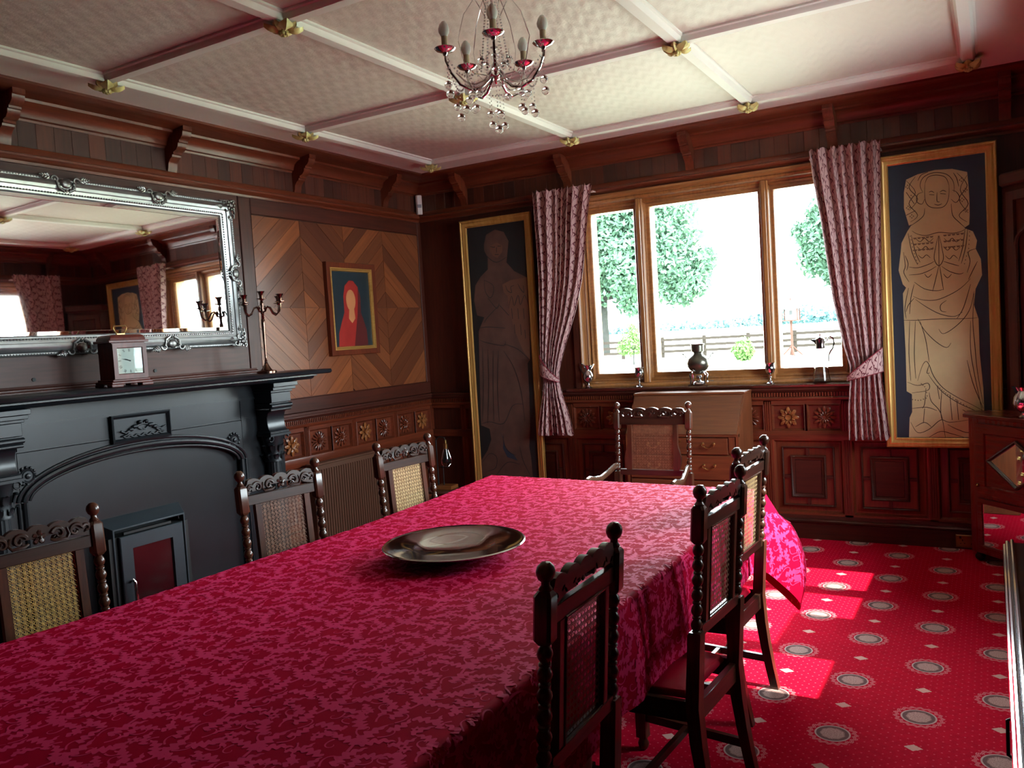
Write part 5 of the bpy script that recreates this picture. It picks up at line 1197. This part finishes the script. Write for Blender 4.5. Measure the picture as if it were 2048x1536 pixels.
MB().tube([(-0.02,0,0.03),(-0.02,0,0.18)], 0.006, 8).tube([(-0.05,0,0.19),(0.03,0,0.19)], 0.007, 8).tube([(-0.075,0,0.18),(-0.075,0,0.44)], 0.007, 8).tube([(-0.075,0,0.43),(-0.04,0,0.46),(0.01,0,0.45),(0.02,0,0.42)], 0.006, 8).tube([(-0.075,0,0.03),(-0.075,0,0.18)], 0.008, 8).ball((-0.02,0,0.19), 0.012, 8, 6).build('pipe_stand', M_blackmat, lp)
MB().lathe([(0.0,0.43),(0.010,0.43),(0.012,0.40),(0.018,0.395),(0.018,0.355),(0.012,0.35),(0.0,0.35)], 0.02, 0, 14).build('lamp_holder', M_brass, lp)
MB().lathe([(0.012,0.352),(0.016,0.335),(0.032,0.27),(0.036,0.25),(0.030,0.232),(0.0,0.226)], 0.02, 0, 18).build('bulb', plain('dark_glass', rgb(20,26,28), 0.08, 0, 0.8), lp)
m = MB()
for i in range(6):
    a = i*pi/3; m.tube([(0.02+r*cos(a), r*sin(a), z) for r, z in ((0.016,0.355),(0.03,0.32),(0.05,0.25),(0.048,0.22),(0.02,0.195),(0.002,0.192))], 0.0018, 5)
m.build('wire_cage', M_chrome, lp)

# ---------------------------------------------------------------- chandelier
chn = thing('chandelier', 'five-arm chrome chandelier hung with clear glass balls and bead strings', 'chandelier', (2.90, -3.395, 0))
HZ = 2.712
MB().lathe([(0.0,RZ-0.001),(0.05,RZ-0.001),(0.05,RZ-0.012),(0.03,RZ-0.03),(0.006,RZ-0.035),(0.005,RZ-0.20),(0.005,HZ+0.02),(0.014,HZ+0.01),(0.018,HZ-0.005),(0.012,HZ-0.02),(0.02,HZ-0.03),(0.01,HZ-0.045),(0.0,HZ-0.05)], seg=16).build('stem', M_chrome, chn)
rngc = random.Random(5)
for i in range(5):
    a = radians(-60)+i*2*pi/5; ca, sa = cos(a), sin(a); R_ = 0.205
    arm = MB().tube([(r*ca, r*sa, z) for r, z in ((0.010,HZ-0.01),(0.03,HZ-0.05),(0.065,HZ-0.085),(0.105,HZ-0.095),(0.15,HZ-0.075),(0.185,HZ-0.03),(0.203,HZ+0.015),(R_,HZ+0.04))], [0.006]*8, 8).tube([(r*ca, r*sa, z) for r, z in ((0.012,HZ-0.005),(0.05,HZ-0.055),(0.09,HZ-0.073),(0.13,HZ-0.064),(0.165,HZ-0.03))], 0.003, 6).build('arm', M_chrome, chn)
    MB().lathe([(0.0,0),(0.008,0.0),(0.012,0.01),(0.034,0.018),(0.043,0.027),(0.042,0.029),(0.03,0.022),(0.0,0.016)], R_*ca, R_*sa, 20, HZ+0.035).build('drip_pan', M_chrome, arm)
    MB().lathe([(0.0,0),(0.0125,0),(0.0125,0.057),(0.0,0.057)], R_*ca, R_*sa, 14, HZ+0.052).build('candle_tube', M_candle, arm)
    MB().lathe([(0.012,0),(0.015,0.006),(0.021,0.018),(0.022,0.030),(0.017,0.046),(0.008,0.058),(0.0,0.062)], R_*ca, R_*sa, 16, HZ+0.108).build('bulb', M_bulb, arm)
    # wire loop rising above the arms
    MB().tube([(r*ca, r*sa, z) for r, z in ((0.02,HZ+0.33),(0.05,HZ+0.30),(0.12,HZ+0.20),(0.15,HZ+0.10),(0.13,HZ+0.01),(0.09,HZ-0.03),(0.04,HZ-0.035))], 0.0018, 5).tube([(r*cos(a+.6), r*sin(a+.6), z) for r, z in ((0.01,HZ+0.33),(0.04,HZ+0.38),(0.08,HZ+0.36),(0.09,HZ+0.31),(0.06,HZ+0.26),(0.03,HZ+0.2))], 0.0018, 5).build('wire_loop', M_chrome, chn)
def strand(p, q, sag, name='bead_string', r=0.0042, st=0.013):
    p, q = Vector(p), Vector(q); n = max(3, int((p-q).length*1.1/st)); m = MB()
    for k in range(n+1):
        t_ = k/n; v = p.lerp(q, t_); v.z -= sag*4*t_*(1-t_); m.ball(tuple(v), r, 5, 4)
    return tag(m.build(name, M_bead, chn), kind='stuff')
def drops(x, y, z, L, r):
    strand((x,y,z), (x,y,z-L+r), 0, r=0.0030, st=0.016)
    MB().ball((x,y,z-L), r, 14, 10).build('glass_ball', M_crystal, chn)
for i in range(5):
    a = radians(-60)+i*2*pi/5; b2 = a+2*pi/5; R_ = 0.2
    strand((R_*cos(a),R_*sin(a),HZ+0.03),(R_*cos(b2),R_*sin(b2),HZ+0.03),0.10); strand((0.015*cos(a),0.015*sin(a),HZ+0.32),(0.06*cos(a),0.06*sin(a),HZ-0.02),0.0)
    drops(R_*cos(a), R_*sin(a), HZ+0.03, 0.11, 0.0165); drops(R_*cos(a+.09), R_*sin(a+.09), HZ+0.03, 0.15, 0.0165)
    am = a+pi/5; drops(0.16*cos(am), 0.16*sin(am), HZ-0.05, 0.13 if i % 2 else 0.09, 0.0165); drops(0.165*cos(am+.2), 0.165*sin(am+.2), HZ-0.045, 0.10, 0.015)
    drops(0.11*cos(a+.4), 0.11*sin(a+.4), HZ-0.09, 0.06+0.03*(i % 3), 0.015); drops(0.06*cos(a), 0.06*sin(a), HZ+0.06, 0.04, 0.016)
drops(0.0, 0.0, HZ-0.05, 0.20, 0.017); drops(0.03, -0.03, HZ-0.06, 0.14, 0.016); drops(-0.04, 0.02, HZ-0.06, 0.16, 0.015)

# ---------------------------------------------------------------- corner cupboard and sideboard
ra = radians(-47.1); cbd = thing('corner_cupboard', 'tall red mahogany corner cupboard with mirrored doors next to the lady rubbing', 'cupboard', (4.46, -0.305, 0), ra)
def loc2(x, y): dx, dy = x-4.46, y+0.305; return (dx*cos(-ra)-dy*sin(-ra), dx*sin(-ra)+dy*cos(-ra))
body = [(0,0),(0.764,0),loc2(5.025,-0.865),loc2(5.025,-0.085),loc2(4.68,-0.085),loc2(4.68,-0.125),loc2(4.46,-0.125)]
MB().prism(body, 'z', 0.06, 0.93).build('carcase', M_cup['z'], cbd, bevel=0.003)
topb = [(-0.02,-0.025),(0.784,-0.025),loc2(5.028,-0.865),loc2(5.028,-0.08),loc2(4.68,-0.08),loc2(4.68,-0.122),loc2(4.445,-0.122)]
MB().prism(topb, 'z', 0.93, 0.955).build('top_board', M_cup['x'], cbd, bevel=0.004)
for p in ((0.03,0.035),(0.734,0.035),(0.30,0.42)): MB().lathe([(0.012,0),(0.026,0.012),(0.03,0.03),(0.02,0.05),(0.024,0.062)], p[0], p[1], 14).build('foot', M_blackmat, cbd)
dr = MB(); rectloft(dr, 0.075, 0.69, 0.44, 0.90, [(0,0.0),(0,-0.016),(0.06,-0.016),(0.066,-0.008),(0.066,0)]); dr.box(0.13,0.63,-0.006,0.0,0.49,0.85); d = dr.build('door', M_cup['x'], cbd)
m = MB(); c = (0.385,0.67); P = [(0.0,0.15),(0.23,0.0),(0.0,-0.15),(-0.23,0.0)]
m.loft([[(c[0]+p[0]*k, y, c[1]+p[1]*k) for p in P] for k, y in ((1.0,-0.006),(1.0,-0.024),(0.93,-0.028),(0.86,-0.02),(0.86,-0.012))], cap=False); m.build('diamond_moulding', M_chairx, d)
m = MB(); m.add([(c[0]+p[0]*0.87, -0.014, c[1]+p[1]*0.87) for p in P], [(0,1,2,3)]); m.build('diamond_mirror', M_mirror, d)
MB().ball((0.088,-0.026,0.505), 0.011, 10, 7).tube([(0.088,-0.016,0.505),(0.088,-0.026,0.505)], 0.006, 8).build('knob', M_brass, d)
dr = MB(); rectloft(dr, 0.075, 0.69, 0.09, 0.42, [(0,0.0),(0,-0.016),(0.03,-0.016),(0.034,-0.008),(0.034,0)]); d = dr.build('door', M_cup['x'], cbd)
MB().box(0.10,0.665,-0.008,-0.003,0.115,0.395).build('mirror_panel', M_mirror, d)
up = [(0.09,0.26),(0.44,0.26),loc2(5.025,-0.40),loc2(5.025,-0.085),loc2(4.68,-0.085)]
MB().prism(up, 'z', 0.955, 2.38).build('upper_carcase', M_mahog['z'], cbd)
m = MB(); rectloft(m, 0.09, 0.44, 1.0, 2.34, [(0,0.26),(0,0.24),(0.055,0.24),(0.06,0.25),(0.06,0.26)]); d = m.build('upper_door', M_mahog['z'], cbd)
m = MB(); m.tube([(0.265+0.105*cos(pi*i/16), 0.242, 2.0+0.105*sin(pi*i/16)) for i in range(17)], 0.012, 6); m.tube([(0.16,0.242,1.1),(0.16,0.242,2.0)], 0.012, 6); m.tube([(0.37,0.242,1.1),(0.37,0.242,2.0)], 0.012, 6); m.build('arched_moulding', M_mahog['x'], d)
MB().prism([(p[0]*1.0+(-0.03 if p[0] < 0.2 else 0.02)*(1 if p[1] < 0.265 and p[1] > 0.255 else 0), p[1]-(0.04 if 0.255 < p[1] < 0.265 else 0)) for p in up], 'z', 2.38, 2.46).build('cornice', M_mahog['x'], cbd, bevel=0.012)
pt = thing('silver_pot', 'round silver pot on the corner cupboard at the right photo edge', 'pot', (4.77, -0.585, 0.956), 0)
MB().lathe([(0.0,0),(0.04,0),(0.042,0.008),(0.028,0.02),(0.03,0.03),(0.062,0.06),(0.07,0.09),(0.064,0.125),(0.05,0.15),(0.045,0.165),(0.055,0.185),(0.05,0.185),(0.03,0.17),(0.0,0.165)], seg=24).build('body', M_silver, pt)
MB().prism([(-0.045,0.14),(-0.075,0.19),(-0.06,0.192),(-0.035,0.18)], 'y', -0.012, 0.012).build('spout', M_silver, pt); MB().tube([(0.06,0,0.08),(0.10,0,0.10),(0.105,0,0.15),(0.05,0,0.175)], 0.005, 7).build('handle', M_silver, pt)

sbd = thing('sideboard', 'black lacquered sideboard with chrome edged top standing on the red carpet', 'sideboard', (4.64, -4.25, 0), -pi/2)
# local x runs towards the camera, -y towards the room
MB().box(-1.30,1.20,0.012,0.36,0.08,0.745).build('carcase', M_black, sbd, bevel=0.003); MB().box(-1.33,1.23,0.0,0.37,0.745,0.775).build('top_board', M_black, sbd, bevel=0.002)
m = MB()
for k, (y, z, r) in enumerate(((-0.004,0.772,0.007),(-0.012,0.76,0.007),(-0.006,0.748,0.007),(0.010,0.779,0.006))): m.tube([(-1.34,y,z),(1.24,y,z)], r, 8)
m.build('chrome_edge', M_chrome, sbd)
for x in (-1.1, 0.0, 1.0):
    for y in (0.06, 0.31): MB().lathe([(0.02,0),(0.025,0.02),(0.02,0.08)], x, y, 10).build('foot', M_blackmat, sbd)
for k in range(3):
    x0 = -1.28+k*0.825; d = MB().bevbox(x0,x0+0.815,-0.004,0.012,0.10,0.735,0.004).build('door', M_black, sbd); MB().tube([(x0+0.76,-0.004,0.36),(x0+0.76,-0.022,0.37),(x0+0.76,-0.022,0.47),(x0+0.76,-0.004,0.48)], 0.005, 7).build('handle', M_blackmat, d)

# ---------------------------------------------------------------- outside
def gz(x, y):
    def ss(a, b_, t_): t_ = max(0, min(1, (t_-a)/(b_-a))); return t_*t_*(3-2*t_)
    return -0.35+0.95*ss(1, 13, y)+0.05*ss(13,24,y)+0.30*ss(24, 70, y)+0.25*ss(70,140,y)
def terrain(name, x0, x1, y0, y1, nx, ny, mat, dz=0):
    m = MB(); m.add([(x0+(x1-x0)*i/nx, y0+(y1-y0)*j/ny, gz(0, y0+(y1-y0)*j/ny)+dz) for j in range(ny+1) for i in range(nx+1)], [(j*(nx+1)+i, j*(nx+1)+i+1, (j+1)*(nx+1)+i+1, (j+1)*(nx+1)+i) for j in range(ny) for i in range(nx)])
    o = m.build(name, mat); o['kind'] = 'structure'; return o
terrain('garden_ground', -40, 30, 0.6, 24, 14, 24, M_lawn); terrain('bounce_ground', RX+0.4, 40, -30, 0.6, 6, 6, M_bounce); terrain('field_ground', -170, 90, 24, 150, 20, 20, M_field)  # paved strip outside the side window is unseen, added for bounce light
def foliage(m, c, R, n, ls, rnd, sq=1.0):
    for _ in range(n):
        a, b_ = rnd.uniform(0, 2*pi), math.acos(rnd.uniform(-1, 1)); r = R*(0.45+0.62*rnd.random()**0.6+0.10*rnd.gauss(0,1))
        p = Vector((c[0]+r*cos(a)*sin(b_), c[1]+r*sin(a)*sin(b_), c[2]+r*cos(b_)*sq)); u = Vector((rnd.gauss(0,1), rnd.gauss(0,1), rnd.gauss(0,1))).normalized(); v = u.orthogonal().normalized(); s = ls*rnd.uniform(0.6,1.3)
        m.add([tuple(p-u*s), tuple(p-v*s*0.5), tuple(p+u*s), tuple(p+v*s*0.5)], [(0,1,2,3)])
def tree(label, x, y, trunk_h, blobs, leafs, ls, mat, seed, tr=0.28, cat='tree', tname='tree'):
    rnd = random.Random(seed); z = gz(x, y); t = thing(tname, label, cat, (x, y, z))
    m = MB(); m.tube([(0,0,-0.1),(0.05*tr*3,0,trunk_h*0.5),(0.3*tr,0.1*tr,trunk_h)], [tr,tr*0.75,tr*0.6], 8)
    for b_ in blobs[:6]: m.tube([(0.3*tr,0.1*tr,trunk_h*0.9),(b_[0]*0.6,b_[1]*0.6,(b_[2]+trunk_h)*0.5),(b_[0],b_[1],b_[2])], [tr*0.5,tr*0.25,tr*0.1], 5)
    m.build('trunk', M_bark, t); m = MB(); tot = sum(b_[3]**2 for b_ in blobs)
    for b_ in blobs: foliage(m, b_, b_[3], int(leafs*b_[3]**2/tot), ls, rnd)
    tag(m.build('foliage', mat, t, recalc=False), kind='stuff'); return t
rb = random.Random(11)
BL = [(3.1,0.2,4.5,1.0),(2.2,0.3,3.9,1.0),(3.4,0.1,2.4,0.6),(-1.0,0,1.6,0.8),(0.8,0.2,7.4,1.2),(-1.5,0.2,7.6,1.2),(-3.2,0,6.4,1.4),(2.2,0.2,6.6,0.9),(0,0,4.2,1.5),(1.6,-0.4,3.4,1.2),(2.9,0.1,3.1,1.1),(1.2,0.6,5.3,1.3),(2.4,0.3,4.6,1.1),(3.9,0,2.8,0.7),(-1.6,0,3.6,1.5),(-1.2,0.4,5.2,1.6),(0.4,0.2,6.4,1.3),(3.0,0.5,5.8,1.0),(-2.8,0,4.6,1.4),(1.5,0,2.3,0.8),(-0.6,-0.6,2.6,1.0),(-2.0,0,6.4,1.4),(4.3,0.3,3.5,0.5)]
tree('big leafy tree beyond the fence filling left side of the window', -9.25, 25, 2.6, BL, 42000, 0.125, M_tree, 4, 0.30)
tree('leafy tree partly behind the right curtain', 1.7, 22, 2.2, [(0,0,3.3,1.1),(-1.2,0,3.6,0.9),(-1.9,0.2,3.0,0.6),(-0.5,0,4.6,1.0),(-1.6,0.3,4.4,0.6),(0.9,0,4.0,1.1),(-1.3,0,2.4,0.5),(0.3,0,5.4,0.9),(-2.3,0,3.8,0.4),(-0.9,0.1,2.9,0.8)], 18000, 0.11, M_tree, 5, 0.25)
tree('small young tree on the lawn in the left window light', -4.35, 16, 0.32, [(0,0,0.55,0.30),(0.12,0,0.85,0.20),(-0.1,0,0.8,0.22),(0,0,1.1,0.12),(0.28,0,0.5,0.18),(-0.30,0,0.5,0.2)], 1300, 0.045, M_tree2, 6, 0.03, 'tree', 'sapling')
tree('round green bush on lawn in the middle window light', -1.20, 16, 0.1, [(0,0,0.24,0.24),(0.05,0,0.45,0.16),(-0.1,0,0.3,0.2),(0.14,0,0.25,0.18)], 1500, 0.05, M_tree2, 7, 0.03, 'bush', 'bush')
m = MB(); rh = random.Random(9)
for i in range(60):
    x = -75+i*1.6; r = rh.uniform(0.5,0.95); foliage(m, (x, 110, gz(0,110)+r*0.6), r*1.3, 70, 0.38, rh, 0.8)
for i in range(16): foliage(m, (-22.5+i*0.7, 108, gz(0,108)+1.0), 1.3*sin(pi*(i+1)/17)+0.5, 60, 0.35, rh, 0.9)
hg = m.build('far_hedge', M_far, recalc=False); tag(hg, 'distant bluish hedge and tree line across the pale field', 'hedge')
fn = thing('paddock_fence', 'three-rail timber fence crossing the lawn beyond the window', 'fence', (0, 20, 0))
for i in range(12):
    x = -12+i*1.42; MB().box(x-0.05,x+0.05,-0.05,0.05,gz(0,20)-0.1,gz(0,20)+0.68).build('post', M_fence, fn)
for i in range(11):
    x = -12+i*1.42
    for k, h in enumerate((0.20,0.38,0.58)): MB().box(x+0.0,x+1.42,-0.075-0.01*(i % 2),-0.05,gz(0,20)+h-0.045,gz(0,20)+h+0.045).build('rail', M_fence, fn)
bt = thing('bird_table', 'wooden bird table on tripod foot on the lawn', 'bird table', (-0.33, 18, gz(0,18)))
MB().tube([(0,0,0),(0,0,0.98)], 0.035, 8).build('post', M_birdwood, bt)
for i in range(4): a = i*pi/2+0.4; MB().tube([(0,0,0.28),(0.28*cos(a),0.28*sin(a),0.0)], 0.022, 6).build('brace', M_birdwood, bt)
MB().box(-0.24,0.24,-0.2,0.2,0.98,1.01).build('tray', M_birdwood, bt)
for sx in (-1,1):
    for sy in (-1,1): MB().box(sx*0.21-0.014,sx*0.21+0.014,sy*0.17-0.014,sy*0.17+0.014,1.01,1.32).build('corner_post', M_birdwood, bt)
MB().box(-0.13,0.19,-0.1,0.15,1.01,1.30).build('nest_box', M_birdwhite, bt); MB().box(-0.02,0.06,-0.112,-0.1,1.16,1.27).build('opening', M_blackmat, bt)
MB().prism([(-0.27,1.32),(0.27,1.32),(0.0,1.56)], 'y', -0.22, 0.22).build('roof', M_birdwhite, bt)
MB().tube([(0,0,1.55),(0,0,1.62)], 0.02, 6).box(-0.07,0.07,-0.02,0.02,1.60,1.63).build('ridge_ornament', M_birdwood, bt)
